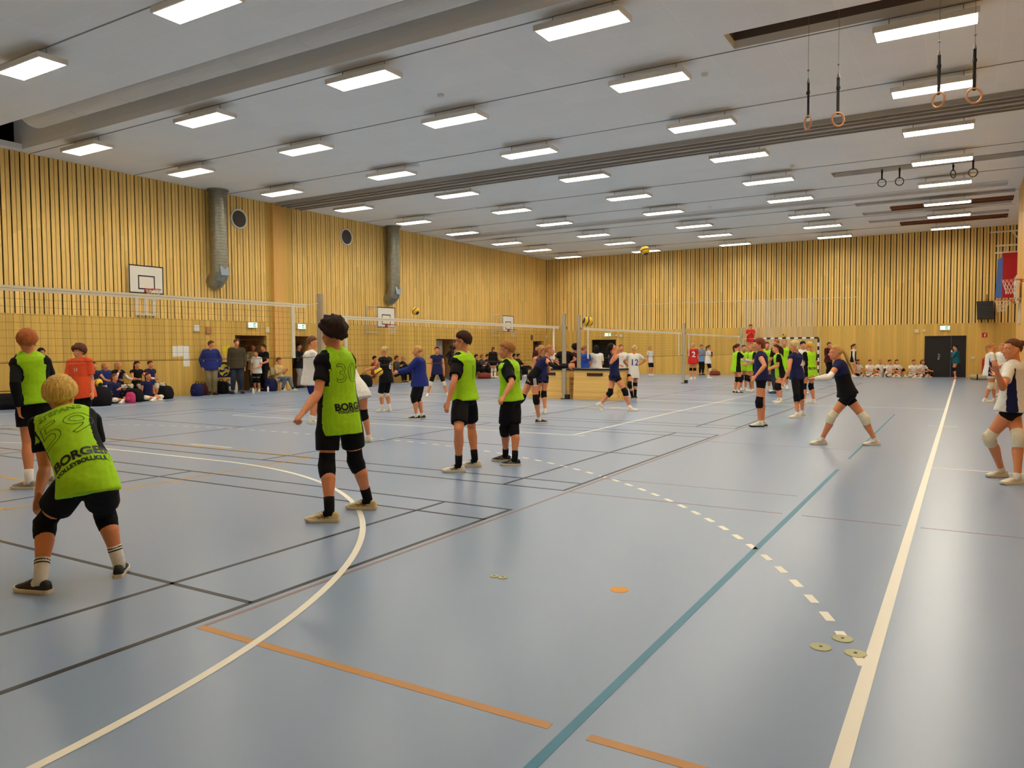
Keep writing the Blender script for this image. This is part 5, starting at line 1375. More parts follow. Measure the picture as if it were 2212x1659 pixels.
# lettering on jerseys
lettering(P1, 'STEFANS', 0.86, 0.0, 0.068, m_line, outline=0.0011, xs=1.0, name='name_print')
lettering(P1, '59', 0.57, 0.0, 0.26, m_line, outline=0.0015, xs=1.35, name='number_print')
lettering(P1, 'BORGEN', 0.13, 0.04, 0.092, m_line, bold=0.0035, name='club_print', rot=0.0)
lettering(P1, 'VOLLEYBOLLKLUBB', 0.015, 0.04, 0.041, m_line, bold=0.0016, name='club_print')
lettering(P2, '30', 0.62, 0.035, 0.24, m_line, outline=0.0018, name='number_print')
lettering(P2, 'BORGEN', 0.10, 0.055, 0.085, m_line, bold=0.0035, name='club_print')
lettering(P2, 'VOLLEYBOLLKLUBB', 0.025, 0.055, 0.034, m_line, bold=0.0014, name='club_print')
lettering(P5, '1', 0.55, 0.02, 0.24, m_line, outline=0.0016, xs=1.5, name='number_print')
lettering(P6, '7', 0.55, 0.02, 0.2, m_line, outline=0.0016, xs=1.3, name='number_print')
lettering(P4, '11', 0.62, 0.0, 0.085, m_wht, back=False, bold=0.002, name='number_print')
lettering(P9, '12', 0.55, 0.0, 0.26, mat('print_violet', (60, 44, 130)), bold=0.004, name='number_print')
lettering(P13, '4', 0.5, 0.03, 0.26, m_wht, bold=0.003, name='number_print')
# ------------------------------------------------------------------ midfield people
def at_floor(u, v): return fl(u, v)
def Hfrom(loc, u, vtop):
    d = (V((loc[0], loc[1], 0))-CAM).dot(FH); r = ray(u, vtop); return (CAM+r*(d/r.dot(FH))).z
def on_x(u, x): p = on(u, 760, 0, x); return V((x, p.y, 0))
def on_y(u, y): p = on(u, 760, 1, y); return V((p.x, y, 0))
def pd(u, d): p = atD(u, 760, d); return V((p.x, p.y, 0))
M = dict(vox=0.012)
def mk(**k): d = dict(M); d.update(k); return d

# left: parents by the wall doorways
loc = on_x(455, -12.0); std_person('man in bright blue hoodie and khaki trousers standing by the left wall', loc, Hfrom(loc, 454, 735)-0.02, 150, mk(hair=('short', (104, 62, 42)), top=tee(c_hood, sleeve=1.95, loose=0.03, drop=0.07, sr=0.042, name='hoodie'), bot=trousers(c_khaki, loose=0.022), shoe=(s_dark, s_bsole), fat=1.08), arms=('pocket', 'pocket'), look=100)
loc = on_x(511, -11.75); std_person('man in dark olive pullover and dark jeans standing beside the blue banner', loc, Hfrom(loc, 512, 730)-0.04, 160, mk(hair=('short', (96, 76, 58)), top=tee(c_olive, sleeve=1.9, loose=0.032, drop=0.07, sr=0.044, name='pullover'), bot=trousers(c_jeans, loose=0.016), shoe=(s_black, s_bsole), fat=1.12), arms=('down', 'down'), look=140, spread=0.16)
loc = on_x(554, -12.1); std_person('girl in white shirt and black knee pads standing at the doorway', loc, Hfrom(loc, 554, 757), 190, mk(fem=1, hair=('long', BK), top=tee(c_white, loose=0.02), bot=shorts(len=0.7), pads=KB, sock=(c_white, 0.1), shoe=(s_tan, s_solew)), arms=('front', 'down'))
loc = on_x(547, -13.15); std_person('man in beige jacket standing in the doorway behind the girl', loc, 1.76, 160, mk(hair=('buzz', (120, 84, 60)), top=tee(c_beige, sleeve=1.9, loose=0.03, sr=0.042, name='jacket'), bot=trousers(c_dgrey), shoe=(s_white, s_solew)), arms=('hug', 'hug'))
loc = on_x(570, -12.2); std_person('man in black shirt holding a cup in the doorway', loc, Hfrom(loc, 567, 744), 210, mk(hair=('short', DK), top=tee(c_black), bot=trousers(c_black), shoe=(s_black, s_bsole)), arms=('front', 'phone'))
loc = on_x(645, -12.75); std_person('bearded man in black jacket standing in the doorway right of the pillar', loc, Hfrom(loc, 644, 742), 110, mk(hair=('short', DK), top=tee(c_black, sleeve=1.9, loose=0.03, name='jacket'), bot=trousers(c_grey), shoe=(s_black, s_bsole)), arms=('phone', 'phone'))
loc = on_x(601, -11.95); std_person('woman in pale striped sweater sitting on a chair at the wall pillar', loc, 1.66, 110, mk(fem=1, hair=('short', (110, 70, 46)), top=tee(cloth((206, 176, 120), 'sweater_sand'), sleeve=1.8, loose=0.025, name='sweater'), bot=trousers(c_jeansl), sock=(c_black, 0.1), shoe=(s_white, s_solew)), pose='chair', arms=('phone', 'phone'), stag=0.08)
loc = pd(672, 15.5); std_person('referee in white shirt and blue shorts at the net post, half hidden', loc, 1.80, 60, mk(hair=('short', (120, 80, 54)), top=tee(c_white, loose=0.03), bot=shorts(c_rblue, len=0.75), sock=(c_white, 0.2), shoe=(s_white, s_solew)), arms=('phone', 'phone'), look=90)
loc = pd(772, 12.2); std_person('crouching girl in white and black top behind player 30', loc, 1.62, 300, mk(fem=1, hair=('tail', DK), top=tee(c_white, sm=c_black, sleeve=0.2, loose=0.01), bot=tights(len=0.3), pads=KB, sock=(c_white, 0.1), shoe=(s_white, s_solew)), arms=('fwd', 'fwd'), lean=0.17, spread=0.3)
loc = at_floor(834, 890); G6 = std_person('girl in black jersey 6 holding a ball, white knee pads, seen from behind', loc, 1.60, 300, mk(vox=0.010, fem=1, fat=1.05, hair=('bun', (214, 184, 120)), top=tee(c_black, sleeve=0.2, loose=0.014), bot=tights(len=0.98, loose=0.008, name='capri_tights'), pads=KW, sock=(c_white, 0.3), shoe=(s_white, s_solew)), arms=('fwd', 'down'), stag=0.03)
lettering(G6, '6', 0.55, 0.02, 0.22, m_wht, bold=0.004, name='number_print')
loc = at_floor(906, 905); std_person('blond adult in blue hoodie and black shorts reaching left', loc, 1.60, 275, mk(vox=0.010, fem=1, fat=1.12, hair=('tail', (206, 164, 96)), top=tee(c_hood, sleeve=1.95, loose=0.03, drop=0.09, sr=0.042, name='hoodie'), bot=shorts(len=1.0, loose=0.02), pads=KB, sock=(c_white, 0.12), shoe=(s_black, s_solew)), arms=('fwd', 'fwd'), stag=0.03)
loc = at_floor(945, 857); std_person('girl in navy jersey 12 lunging sideways facing the camera', loc, 1.60, 170, mk(fem=1, hair=('tail', DK), top=tee(c_navy, sleeve=0.2, loose=0.012), bot=tights(len=0.95, loose=0.006, name='capri_tights'), pads=KW, sock=(c_white, 0.12), shoe=(s_white, s_solew)), arms=('down', 'down'), spread=0.40)
loc = on_x(975, -11.9); std_person('man in black standing at the grey door in the left wall', loc, Hfrom(loc, 975, 746), 60, mk(hair=('short', DK), top=tee(c_black, sleeve=1.9), bot=trousers(c_black), shoe=(s_black, s_bsole)), arms=('hip', 'down'))
loc = pd(984, 19.5); std_person('player in blue top hidden behind the boy with glasses', loc, 1.62, 100, mk(fem=1, hair=('tail', DK), top=tee(c_hood), bot=tights(len=0.4), pads=KW, sock=(c_white, 0.1), shoe=(s_white, s_solew)))
loc = on_x(1065, -10.3); std_person('girl in black with white socks standing before the seated row', loc, 1.64, 20, mk(fem=1, hair=('tail', (120, 80, 54)), top=tee(c_black, sleeve=1.9), bot=shorts(len=0.4), pads=KW, sock=(c_white, 0.6), shoe=(s_black, s_solew)))

# scoring table group
HB = 0.0
loc = V((-0.5, 20.85, 0)); loc = pd(1219, 24.6); std_person('man in black shirt seen from behind at the scoring table', loc, 1.69, 355, mk(hair=('buzz', (120, 84, 58)), fat=1.1, top=tee(c_black, loose=0.03), bot=trousers(c_black), shoe=(s_black, s_bsole)), arms=('hip', 'hip'))
loc = pd(1243, 24.9); std_person('dark haired person in maroon behind the grey net post', loc, 1.64, 340, mk(hair=('curly', BK), top=tee(c_maroon, sleeve=1.9), bot=trousers(c_black), shoe=(s_black, s_bsole), skin=2))
loc = pd(1261, 24.4); q_ = std_person('woman with glasses in royal blue shirt at the scoring table', loc, 1.60, 20, mk(fem=1, fat=1.12, glasses=1, hair=('tail', (150, 100, 60)), top=tee(c_blue, loose=0.025, name='shirt'), bot=trousers(c_black), shoe=(s_black, s_bsole)), arms=('front', 'front'), look=90)
loc = pd(1288, 24.6); std_person('person with long black hair in white shirt at the scoring table', loc, 1.62, 0, mk(fem=1, fat=1.05, hair=('long', BK), top=tee(c_white, loose=0.03, sleeve=0.7), bot=trousers(c_black), shoe=(s_black, s_bsole)), arms=('front', 'front'))
loc = pd(1195, 25.3); std_person('person with bare forearms behind the left vault box', loc, 1.62, 180, mk(hair=('short', (200, 160, 110)), top=tee(c_white), bot=trousers(c_black), shoe=(s_black, s_bsole)), arms=('front', 'front'))
loc = pd(1170, 17.6); std_person('girl with blond ponytail behind the bumping player', loc, 1.60, 340, mk(fem=1, hair=('tail', (196, 140, 84)), top=tank(c_navy), bot=tights(len=0.3), pads=KB, sock=(c_white, 0.1), shoe=(s_white, s_solew)), arms=('front', 'front'))
loc = on_x(1158, -9.0); std_person('person in maroon shirt near the far left corner door', loc, 1.70, 130, mk(hair=('short', DK), top=tee(c_maroon, sleeve=1.9), bot=trousers(c_black), shoe=(s_black, s_bsole)))
loc = pd(1341, 25.2); std_person('girl in white top facing the camera behind the running player', loc, 1.64, 170, mk(fem=1, hair=('tail', (120, 84, 60)), top=tee(c_white), bot=shorts(len=0.4), pads=KB, sock=(c_white, 0.2), shoe=(s_white, s_bsole)), arms=('fwd', 'front'))
loc = on_y(1405, 38.4); std_person('blond girl in white shirt standing alone by the far wall', loc, 1.62, 150, mk(fem=1, hair=('tail', DB), top=tee(c_white), bot=tights(len=0.98, loose=0.01), sock=(c_white, 0.1), shoe=(s_white, s_solew)))

# far court
loc = at_floor(1497, 820); R2 = std_person('blond person in red jersey 2 seen from behind beside the net post', loc, Hfrom(loc, 1497, 741), 5, mk(fem=1, fat=1.12, hair=('bun', (220, 184, 120)), top=tee(c_red, sm=None, loose=0.03, drop=0.10, name='jersey'), bot=shorts(len=0.35), pads=KB, sock=(c_white, 0.1), shoe=(s_white, s_solew)))
lettering(R2, '2', 0.5, 0.0, 0.36, m_wht, bold=0.006, name='number_print')
loc = on_y(1515, 40.6); std_person('person in light blue shirt and dark trousers by the far wall', loc, 1.68, 170, mk(hair=('short', (130, 100, 70)), top=tee(c_lblue, sleeve=0.8), bot=trousers(c_black), shoe=(s_black, s_bsole)), arms=('phone', 'phone'))
loc = at_floor(1530, 817); std_person('girl in white shirt with black arm sleeves, far court', loc, 1.64, 100, mk(fem=1, hair=('tail', BR), top=tee(c_white), bot=shorts(len=0.9), pads=(c_black, c_wpad), armsleeve=(c_black, c_black), asf=0.9, sock=(c_white, 0.2), shoe=(s_white, s_solew)), arms=('face', 'face'))
loc = at_floor(1591, 850); std_person('brunette girl in green jersey with white arm sleeves, left of the huddle', loc, 1.64, 80, mk(vox=0.011, fem=1, hair=('tail', (84, 40, 30)), top=green(loose=0.022), bot=tights(len=0.32), pads=KB, sock=(c_white, 0.1), armsleeve=(c_white, c_white), asf=0.95, shoe=(s_black, s_solew)), arms=('fwd', 'fwd'), spread=0.16)
loc = pd(1606, 26.6); std_person('smiling girl in green jersey facing the camera in the huddle', loc, 1.60, 175, mk(fem=1, eyes=1, hair=('bun', BR), top=green(loose=0.022), bot=tights(len=0.32), pads=KB, sock=(c_white, 0.1), shoe=(s_white, s_solew)), arms=('front', 'front'))
loc = pd(1625, 25.7); std_person('girl in green jersey half hidden behind the reddish haired woman', loc, 1.62, 260, mk(fem=1, hair=('tail', DB), top=green(loose=0.022), bot=tights(len=0.32), pads=KB, sock=(c_white, 0.1), shoe=(s_white, s_solew)), arms=('front', 'front'))
loc = pd(1656, 25.6); std_person('laughing girl in green jersey in the middle of the huddle', loc, 1.70, 180, mk(fem=1, eyes=1, hair=('bun', (84, 44, 32)), top=green(loose=0.022), bot=tights(len=0.32), pads=KB, sock=(c_white, 0.3), shoe=(s_white, s_solew)), arms=('front', 'front'))
loc = at_floor(1678, 850); cm = std_person('coach in black shirt and dark jeans with white print on the back', loc, 1.80, 330, mk(hair=('buzz', (170, 100, 60)), fat=1.1, top=tee(c_black, loose=0.03, sleeve=0.8), bot=trousers(c_jeans), shoe=(s_blue, s_bsole)), arms=('front', 'front'), look=300)
loc = pd(1694, 27.0); std_person('tall bald person behind the coach', loc, 1.80, 200, mk(hair=('buzz', (176, 130, 84)), top=green(), bot=tights(len=0.4), pads=KB, sock=(c_white, 0.2), shoe=(s_white, s_solew)))
loc = at_floor(1685, 871); std_person('brown haired girl in green jersey bending beside the coach', loc, 1.60, 280, mk(vox=0.011, fem=1, hair=('tail', (84, 40, 30)), top=green(loose=0.022), bot=tights(len=0.35), pads=KB, sock=(c_white, 0.2), shoe=(s_white, s_solew)), arms=('front', 'front'), lean=0.05, spread=0.22)
loc = pd(1733, 24.5); std_person('boy in white shirt between the navy player and the green jersey', loc, 1.70, 170, mk(hair=('short', BK), top=tee(c_white, sm=c_black), bot=shorts(), sock=(c_white, 0.2), shoe=(s_white, s_solew)), arms=('front', 'front'))
loc = at_floor(1748, 873); G8 = std_person('girl with blond ponytail in green jersey with white sleeves seen from behind', loc, 1.66, 335, mk(vox=0.010, fem=1, hair=('tail', (224, 180, 70)), top=green(loose=0.026, sleeve=(0.62, 0.62)), bot=tights(len=0.32), pads=KB, sock=(c_white, 0.12), armsleeve=(c_white, None), asf=0.8, shoe=(s_white, s_solew)), arms=('front', 'down'), spread=0.2)
lettering(G8, 'BORGEN', 0.12, 0.03, 0.09, m_line, bold=0.003, name='club_print')
loc = on_y(1790, 38.2); std_person('person in maroon track suit leaning by the goal post', loc, 1.74, 160, mk(hair=('short', (100, 70, 50)), top=tee(c_maroon, sleeve=1.9), bot=trousers(c_black), pads=None, shoe=(s_black, s_bsole)), arms=('cross', 'cross'))
loc = on_y(1844, 40.6); std_person('girl in white and black top walking along the far wall', loc, 1.66, 110, mk(fem=1, hair=('tail', BR), top=tee(c_white, sm=c_white, pm=c_black, pw=0.4, loose=0.02, sleeve=1.5), bot=shorts(c_white, len=0.5), sock=(c_white, 0.1), shoe=(s_white, s_solew)))
# referee on the stand
loc = V((0.42, 40.6, 0)); zr = 1.08
t = empty('referee_stand', loc, 'white referee stand behind the far net post', 'referee stand'); s = S(); s.box((-0.35, -0.3, zr-0.05), (0.35, 0.3, zr)); link('platform', s.mesh(), m_frame, t)
for x in (-0.3, 0.3):
    for y in (-0.26, 0.26): s = S(); s.tube([(x, y, 0), (x*0.9, y*0.9, zr-0.05)], 0.022, n=8); link('leg', s.mesh(), m_frame, t)
for z in (0.3, 0.6, 0.85): s = S(); s.tube([(-0.3, -0.26, z), (0.3, -0.26, z)], 0.016, n=6); link('rung', s.mesh(), m_frame, t)
s = S(); s.tube([(-0.32, -0.28, zr), (-0.32, -0.28, zr+0.9), (0.32, -0.28, zr+0.9), (0.32, -0.28, zr)], 0.02, n=8); link('guard_rail', s.mesh(), m_frame, t)
std_person('referee in red shirt standing high on the stand', loc+V((0, 0.05, 0)), 1.66, 190, mk(hair=('short', BR), glasses=1, top=tee(c_red, loose=0.026), bot=shorts(c_navy, len=0.35), sock=(c_white, 0.1), shoe=(s_white, s_solew)), arms=('phone', 'phone'), z0=zr)

# right side
loc = on_y(2065, 39.9); tl = std_person('girl in teal sweater by the black double door, hands at her face', loc, 1.56, 300, mk(fem=1, fat=1.08, hair=('bun', BK), top=tee(c_teal, sleeve=1.95, loose=0.03, drop=0.08, sr=0.042, name='sweater'), bot=tights(len=0.3), pads=KB, sock=(c_white, 0.05), shoe=(s_pink, s_pink)), arms=('face', 'face'))
loc = at_floor(2138, 869); std_person('small blond girl in white jersey walking near the right wall', loc, Hfrom(loc, 2149, 741), 110, mk(fem=1, hair=('tail', (196, 140, 84)), top=tee(c_white, sm=c_white, pm=c_navy, pw=0.9, loose=0.02), bot=shorts(c_white, len=0.5), pads=KW, sock=(c_white, 0.1), shoe=(s_white, s_solew)), arms=('front', 'front'), stag=0.08, look=110)
loc = pd(2166, 22.3); std_person('girl in white jersey half hidden behind the small blond girl', loc, 1.58, 250, mk(fem=1, hair=('tail', DB), top=tee(c_white), bot=shorts(c_white, len=0.5), pads=KW, sock=(c_white, 0.1), shoe=(s_white, s_solew)), arms=('front', 'front'))

# seated players at the far wall
YS = YF-0.42
far = [(1852, 'dark haired', 'cross', BK, c_black), (1878, 'brown haired', 'cross', BR, c_maroon), (1901, 'blond', 'knees', DB, c_white), (1920, 'dark ponytailed', 'cross', DK, c_black), (1937, 'dark bunned', 'knees', DK, c_white), (1973, 'brunette', 'cross', BR, c_black), (1991, 'tawny haired', 'cross', (120, 80, 54), c_black)]
who = ['leftmost of the row', 'second from the left', 'third from the left', 'fourth from the left', 'fifth from the left', 'left one of two by the door', 'right one of two by the door']
for i, (u, hn, pz, hc, bc) in enumerate(far):
    loc = on_y(u, YS-0.42*(i % 2)); std_person('%s girl in white seated at far wall, %s' % (hn, who[i]), loc, 1.62, 175+12*((i*7) % 3-1), mk(vox=0.014, eyes=0, fem=1, hair=(('tail', 'bun')[i % 2], hc), top=tee(c_white, loose=0.02), bot=shorts(bc, len=0.5), pads=KW if i % 2 else KB, sock=(c_white, 0.15), shoe=(s_white, s_solew)), pose=pz, arms=('knee', 'knee'), group='players seated at the far wall')

# seated row along the left wall, right half
XS = -11.95
lr = [(808, 'person in red patterned sweater sitting on the bench by the left wall', c_rust, DK, 'chair', 90), (856, 'long haired person in dark top sitting near the left wall bench', c_dgrey, (100, 54, 44), 'chair', 110),
      (870, 'bald person in black top seated at the left wall', c_black, (196, 150, 110), 'chair', 100), (891, 'dark haired person seated low by the left wall door', c_black, BK, 'knees', 100),
      (1028, 'dark haired person in black seated, leftmost of the right bench', c_black, BK, 'chair', 100), (1040, 'light haired person seated second on the right bench', c_dgrey, (150, 100, 66), 'chair', 110),
      (1052, 'dark haired person in navy seated third on the right bench', c_navy, DK, 'chair', 100), (1073, 'dark haired person in black seated behind the standing girl', c_black, BR, 'chair', 100), (1084, 'person in pale coat seated fifth on the right bench', c_beige, DB, 'chair', 100),
      (1110, 'dark haired person seated behind the shorter blond boy', c_black, BK, 'chair', 100), (1119, 'person in black cap seated rightmost on the right bench', c_black, BK, 'chair', 110)]
for i, (u, lab, tm, hc, pz, fa) in enumerate(lr):
    loc = on_x(u, XS if u < 950 else (-11.6 if u != 1119 else -10.9)); std_person(lab, loc, 1.66, fa, mk(vox=0.014, eyes=0, hair=(('short', 'bob', 'short', 'tail')[i % 4] if 'bald' not in lab else 'buzz', hc), top=tee(tm, sleeve=1.9, loose=0.03, name='jacket'), bot=trousers(c_black if i % 3 else c_dgrey), shoe=(s_black if i % 2 else s_white, s_solew)), pose=pz, arms=('knee', 'phone') if i % 2 else ('knee', 'knee'))

# players seated on the floor at the left wall
def seatL(u, x, lab, fa, pz, arms, L, H_=1.62): return std_person(lab, on_x(u, x), H_, fa, mk(eyes=0, **L), pose=pz, arms=arms)
ar = ('knee', 'knee')
seatL(225, -11.95, 'blond girl in blue jacket seated on a bag at the left wall', 110, 'chair', ar, dict(fem=1, hair=('tail', (206, 160, 96)), top=tee(c_hood, sleeve=1.9, loose=0.025, name='jacket'), bot=shorts(len=0.7), pads=KW, sock=(c_white, 0.15), shoe=(s_white, s_solew)))
seatL(253, -11.95, 'blond girl with white arm sleeves, hand at her mouth, seated at left wall', 110, 'chair', ('knee', 'face'), dict(fem=1, hair=('tail', (206, 164, 104)), top=tee(c_black, sleeve=0.3), bot=shorts(len=0.6), pads=KW, armsleeve=(c_white, c_white), asf=0.5, sock=(c_white, 0.3), shoe=(s_white, s_solew)))
seatL(242, -11.25, 'girl in dark hoodie looking at a phone, sitting cross-legged in front', 110, 'cross', ('phone', 'phone'), dict(fem=1, hair=('tail', (120, 70, 50)), top=tee(c_navy, sleeve=1.9, loose=0.025, name='hoodie'), bot=shorts(len=0.6), pads=KW, sock=(c_white, 0.15), shoe=(s_white, s_solew)))
seatL(294, -11.95, 'dark haired girl in black jersey seated at left wall, leaning on her knee', 120, 'chair', ar, dict(fem=1, hair=('long', (60, 26, 24)), top=tee(c_black, sleeve=0.3), bot=shorts(len=0.6), pads=KW, sock=(c_white, 0.3), shoe=(s_white, s_solew)))
seatL(323, -12.0, 'girl in navy jersey with outstretched leg seated rightmost at left wall', 110, 'chair', ('down', 'knee'), dict(fem=1, hair=('bun', (80, 44, 34)), top=tee(c_navy, sleeve=0.3), bot=shorts(len=0.6), pads=KW, armsleeve=(None, c_white), sock=(c_white, 0.15), shoe=(s_black, s_solew)))
seatL(315, -11.3, 'girl in navy and pink jersey sitting cross-legged in front of the row', 120, 'cross', ('down', 'down'), dict(fem=1, hair=('tail', (60, 30, 26)), top=tee(c_navy, sleeve=0.25), bot=shorts(len=0.5), pads=KW, sock=(c_white, 0.2), shoe=(s_white, s_solew)))
seatL(200, -11.8, 'girl in navy kit seated behind the orange shirted boy', 120, 'chair', ar, dict(fem=1, hair=('tail', BR), top=tee(c_navy, sleeve=0.3), bot=shorts(len=0.6), pads=KW, sock=(c_white, 0.15), shoe=(s_white, s_solew)))
seatL(132, -11.7, 'girl in navy kit lounging between green and orange players', 90, 'long', ('down', 'knee'), dict(fem=1, hair=('tail', BK), top=tee(c_navy, sleeve=0.3), bot=shorts(len=0.6), pads=KW, sock=(c_white, 0.15), shoe=(s_white, s_solew)))
loc = on_x(88, -10.6); std_person('person in black head scarf standing behind the red haired player', loc, 1.62, 120, mk(fem=1, hair=('hijab', (26, 22, 26)), top=tee(c_black, sleeve=1.95, loose=0.03), bot=trousers(c_black), shoe=(s_black, s_bsole), skin=2), arms=('front', 'front'))
# ------------------------------------------------------------------ things around the hall
def bag(loc, sz, m, lab, rot=0.3, strap=c_black, cat='bag'):
    """soft sports bag: rounded body, top handle, front pocket"""
    t = empty('sports_bag', loc, lab, cat, rotz=rot); w, d, h = sz; s = S(); R = []
    for z, k in ((0, 0.86), (0.04, 0.98), (h*0.4, 1.03), (h*0.75, 0.94), (h*0.93, 0.72), (h, 0.42)):
        ring = []
        for j in range(20):
            a = 2*math.pi*j/20; c, sn = math.cos(a), math.sin(a)
            ring.append((w/2*k*math.copysign(abs(c)**0.55, c)+0.01*math.sin(z*30+j), d/2*k*math.copysign(abs(sn)**0.55, sn), z))
        R.append(ring)
    s.rings(R); link('bag_body', s.mesh(), m, t, smooth=True)
    s = S(); s.tube([(-w*0.2, 0, h*0.93), (-w*0.14, 0, h+0.06), (w*0.14, 0, h+0.06), (w*0.2, 0, h*0.93)], 0.012, n=6); link('handle', s.mesh(), strap, t)
    s = S(); s.ell((0, -d/2*0.95, h*0.35), (w*0.32, 0.05, h*0.22), n=14, m=8); link('front_pocket', s.mesh(), m, t, smooth=True)
    return t
bag(on_x(424, -11.95), (0.34, 0.4, 0.42), c_navy, 'navy bag left of the man in blue hoodie')
bag(on_x(437, -12.2), (0.45, 0.34, 0.4), c_maroon, 'maroon bag beside the man in blue hoodie')
bag(on_x(476, -12.25), (0.4, 0.35, 0.45), c_black, 'black bag under the left end of the blue banner')
bag(on_x(492, -12.25), (0.5, 0.4, 0.42), c_dgrey, 'dark grey bag under the middle of the blue banner')
bag(on_x(500, -12.1), (0.3, 0.3, 0.5), c_white, 'white plastic bag under the blue banner')
bag(on_x(583, -12.0), (0.42, 0.4, 0.48), c_navy, 'dark navy backpack at the foot of the pillar')
bag(on_x(8, -11.6), (0.9, 0.5, 0.42), c_black, 'large black bag on the floor at the far left edge', rot=1.2)
bag(on_x(210, -10.5), (0.6, 0.5, 0.55), c_black, 'big black bag behind the orange shirted boy')
bag(on_x(272, -11.35), (0.45, 0.4, 0.42), c_black, 'black rucksack between the floor sitting girls')
bag(on_x(290, -11.1), (0.4, 0.36, 0.4), c_black, 'black sports bag left of the girl in navy and pink')
bag(on_x(352, -11.6), (0.5, 0.45, 0.42), c_black, 'black bag right of the seated row at the left wall')
bag(on_x(279, -10.8), (0.26, 0.2, 0.32), c_pink, 'small pink and black backpack in front of the seated girls')
bag(on_x(1046, -11.0), (0.7, 0.4, 0.3), c_rust, 'rust coloured bag before the right bench')
bag(on_x(1137, -11.6), (0.7, 0.5, 0.55), c_black, 'big black bag at the right end of the right bench')
bag(on_x(786, -10.9), (0.6, 0.5, 0.5), c_black, 'black bag beside the person in the patterned sweater')
bag(on_y(1544, 40.6), (0.6, 0.35, 0.25), c_rust, 'rust and yellow bag on the floor by the far court')
p = on_x(211, -10.5); ball(V((p.x, p.y, 0.66)), 'yellow volleyball resting on the big black bag, left', (0.9, 0.3, 0.2))
p = atD(818, 803, 17.95); ball(p, 'yellow and maroon volleyball held by the girl in jersey 6', (0.2, 0.9, 1.1))
# bottles and shoes on the floor
def bottle(loc, lab, m):
    s = S(); s.tube([(0, 0, 0), (0, 0, 0.02), (0, 0, 0.15), (0, 0, 0.18), (0, 0, 0.21)], [0.032, 0.036, 0.036, 0.016, 0.016], n=14); o = link('water_bottle', s.mesh(), m, label=lab, cat='bottle', smooth=True); o.location = loc
bottle(on_x(563, -11.6)+V((0, 0.3, 0)), 'white water bottle on the floor beside the girl at the doorway', m_white)
bottle(on_x(520, -11.3)+V((0, 0.5, 0)), 'white water bottle on the floor beside the man in olive pullover', m_white)
# folding chair
def chair(loc, rot, m, lab):
    t = empty('stacking_chair', loc, lab, 'chair', rotz=rot)
    s = S(); s.box((-0.22, -0.22, 0.43), (0.22, 0.22, 0.455)); link('seat', s.mesh(), m, t)
    s = S(); s.box((-0.21, 0.2, 0.6), (0.21, 0.225, 0.88)); link('backrest', s.mesh(), m, t)
    for x in (-0.2, 0.2):
        s = S(); s.tube([(x, -0.2, 0), (x, -0.19, 0.43)], 0.012, n=8); link('leg', s.mesh(), m_steel, t)
        s = S(); s.tube([(x, 0.22, 0), (x, 0.2, 0.44), (x, 0.215, 0.88)], 0.012, n=8); link('leg', s.mesh(), m_steel, t)
f = vdir(110); chair(on_x(601, -11.97), math.atan2(f.y, f.x)+math.pi/2, m_cream, 'cream chair under the woman in the sand sweater')
# benches
def bench(u0, u1, x, lab):
    a, b = on_x(u0, x), on_x(u1, x); t = empty('low_bench', (x, (a.y+b.y)/2, 0), lab, 'bench'); L_ = (b.y-a.y)/2
    s = S(); s.box((-0.16, -L_, 0.38), (0.16, L_, 0.42)); link('bench_top', s.mesh(), m_ply, t)
    for y in (-L_*0.8, L_*0.8): s = S(); s.box((-0.13, y-0.03, 0), (0.13, y+0.03, 0.38)); link('leg', s.mesh(), m_ply, t)
bench(797, 880, XS-0.1, 'low bench under the seated people, middle of the left wall'); bench(1018, 1128, -11.7, 'low bench under the seated people near the left wall corner'); bench(186, 330, -12.05, 'low bench under the seated girls at the left')
# blue advertising banner with ball emblem on a table-like frame
a, b = on_x(465, -12.15), on_x(503, -12.15); t = empty('sponsor_banner', (-12.15, (a.y+b.y)/2, 0), 'dark blue banner with a yellow volleyball emblem between the two men', 'banner')
hw = (b.y-a.y)/2; z0, z1 = 0.58, 1.12
s = S(); s.box((0, -hw, z0), (0.015, hw, z1)); link('banner_cloth', s.mesh(), cloth((32, 26, 84), 'banner_blue'), t)
m_by = mat('emblem_yellow', (222, 202, 40)); zc = (z0+z1)/2-0.01; yc = -0.03; r = 0.215
s = S(); s.tube([(0.014, yc, zc), (0.019, yc, zc)], r, n=36); link('ball_emblem', s.mesh(), m_by, t)
s = S()
for w0, dz in ((0.045, 0.02), (0.03, -0.16)):
    P = [(0.02, yc+y, zc+dz+0.05*math.sin(y*14)) for y in np.linspace(-r*0.93 if dz > 0 else -0.05, r*0.93 if dz > 0 else r*0.7, 12)]
    s.tube(P, (0.002, w0), side=(1, 0, 0), n=8)
link('emblem_band', s.mesh(), cloth((32, 26, 84), 'banner_blue'), t)
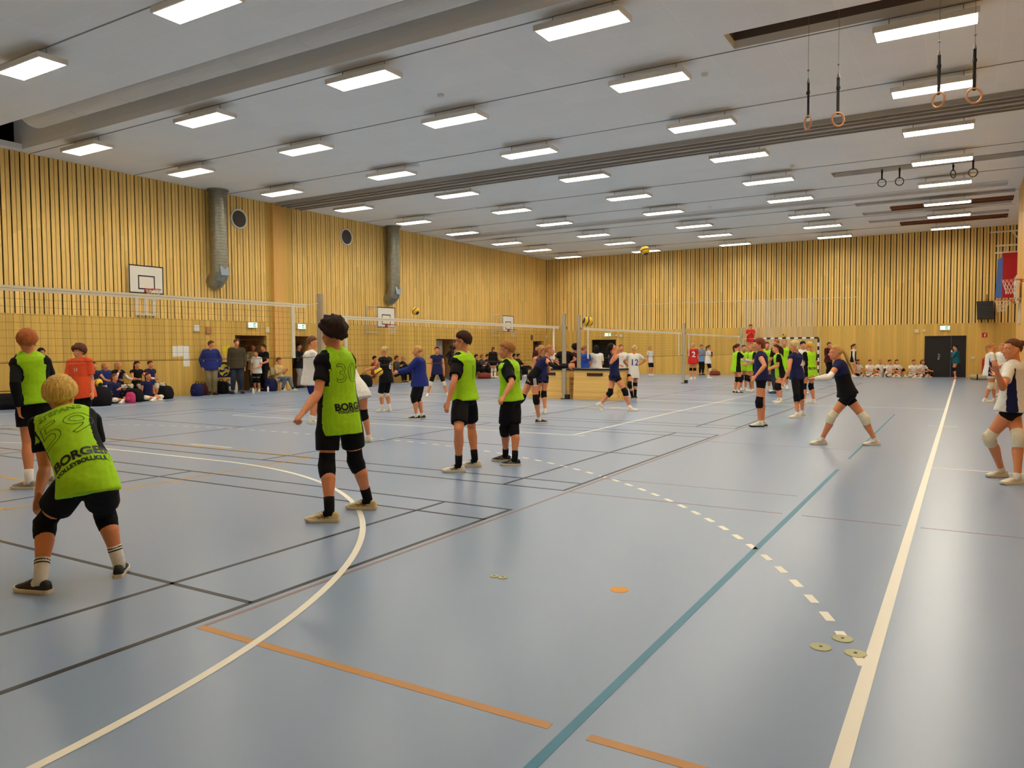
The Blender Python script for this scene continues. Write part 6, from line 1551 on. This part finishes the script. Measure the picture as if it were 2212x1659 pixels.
cu = D.curves.new('txt', 'FONT'); cu.body = 'MIKASA'; cu.size = 0.075; cu.align_x = 'CENTER'; cu.align_y = 'CENTER'; cu.offset = 0.002; o = D.objects.new('brand_print', cu); COL.objects.link(o)
dg = bpy.context.evaluated_depsgraph_get(); dg.update(); me = D.meshes.new_from_object(o.evaluated_get(dg), depsgraph=dg); D.objects.remove(o)
me.transform(Matrix(((0, 0, 1, 0.0235), (1, 0, 0, yc), (0, 1, 0, zc+0.025), (0, 0, 0, 1)))); link('brand_print', me, m_wht, t)
for y in (-hw+0.03, hw-0.03): s = S(); s.box((-0.02, y-0.012, 0), (0.0, y+0.012, z1)); link('stand_leg', s.mesh(), m_steel, t)
# yellow note high beside it and green bottle
wallbox(489, 755, 0, XL, 0.3, 0.3, mat('note_yellow', (226, 208, 40)), 'paper_note', 'yellow paper stuck on the wall above the banner', 'paper', d=0.004)
# things on the scoring boxes
s = S(); s.box((-0.11, -0.15, 0), (0.11, 0.15, 0.012)); o = link('score_sheet', s.mesh(), mat('paper', (238, 234, 224)), label='white score sheet on the left vault box', cat='paper'); o.location = (-0.65, 19.85, 0.92)
s = S(); s.box((-0.1, -0.01, 0), (0.1, 0.01, 0.14)); o = link('score_card', s.mesh(), mat('card_green', (170, 200, 50)), label='green score card standing on the left vault box', cat='card'); o.location = (-0.25, 19.75, 0.92)
s = S(); s.box((-0.14, -0.1, 0), (0.14, 0.1, 0.01)); o = link('score_sheet', s.mesh(), mat('paper', (238, 234, 224)), label='white score sheet on the right vault box', cat='paper'); o.location = (1.1, 19.9, 0.92)
# rolled mats on the floor at the right
for i, (u, y, ln, rr, lab) in enumerate(((2128, 38.9, 1.0, 0.12, 'pale rolled mat on the floor near the red cabinet, nearer one'), (2118, 39.7, 0.8, 0.1, 'pale rolled mat on the floor near the red cabinet, farther one'))):
    p = on_y(u, y); t = empty('rolled_mat', p, lab, 'rolled mat'); s = S(); s.tube([(-ln/2, 0, rr), (ln/2, 0, rr)], rr, n=20); link('roll', s.mesh(), c_beige, t, smooth=False)
    s = S(); s.tube([(-ln*0.3, 0, rr), (-ln*0.3+0.05, 0, rr)], rr+0.005, n=20); link('strap', s.mesh(), c_black, t)
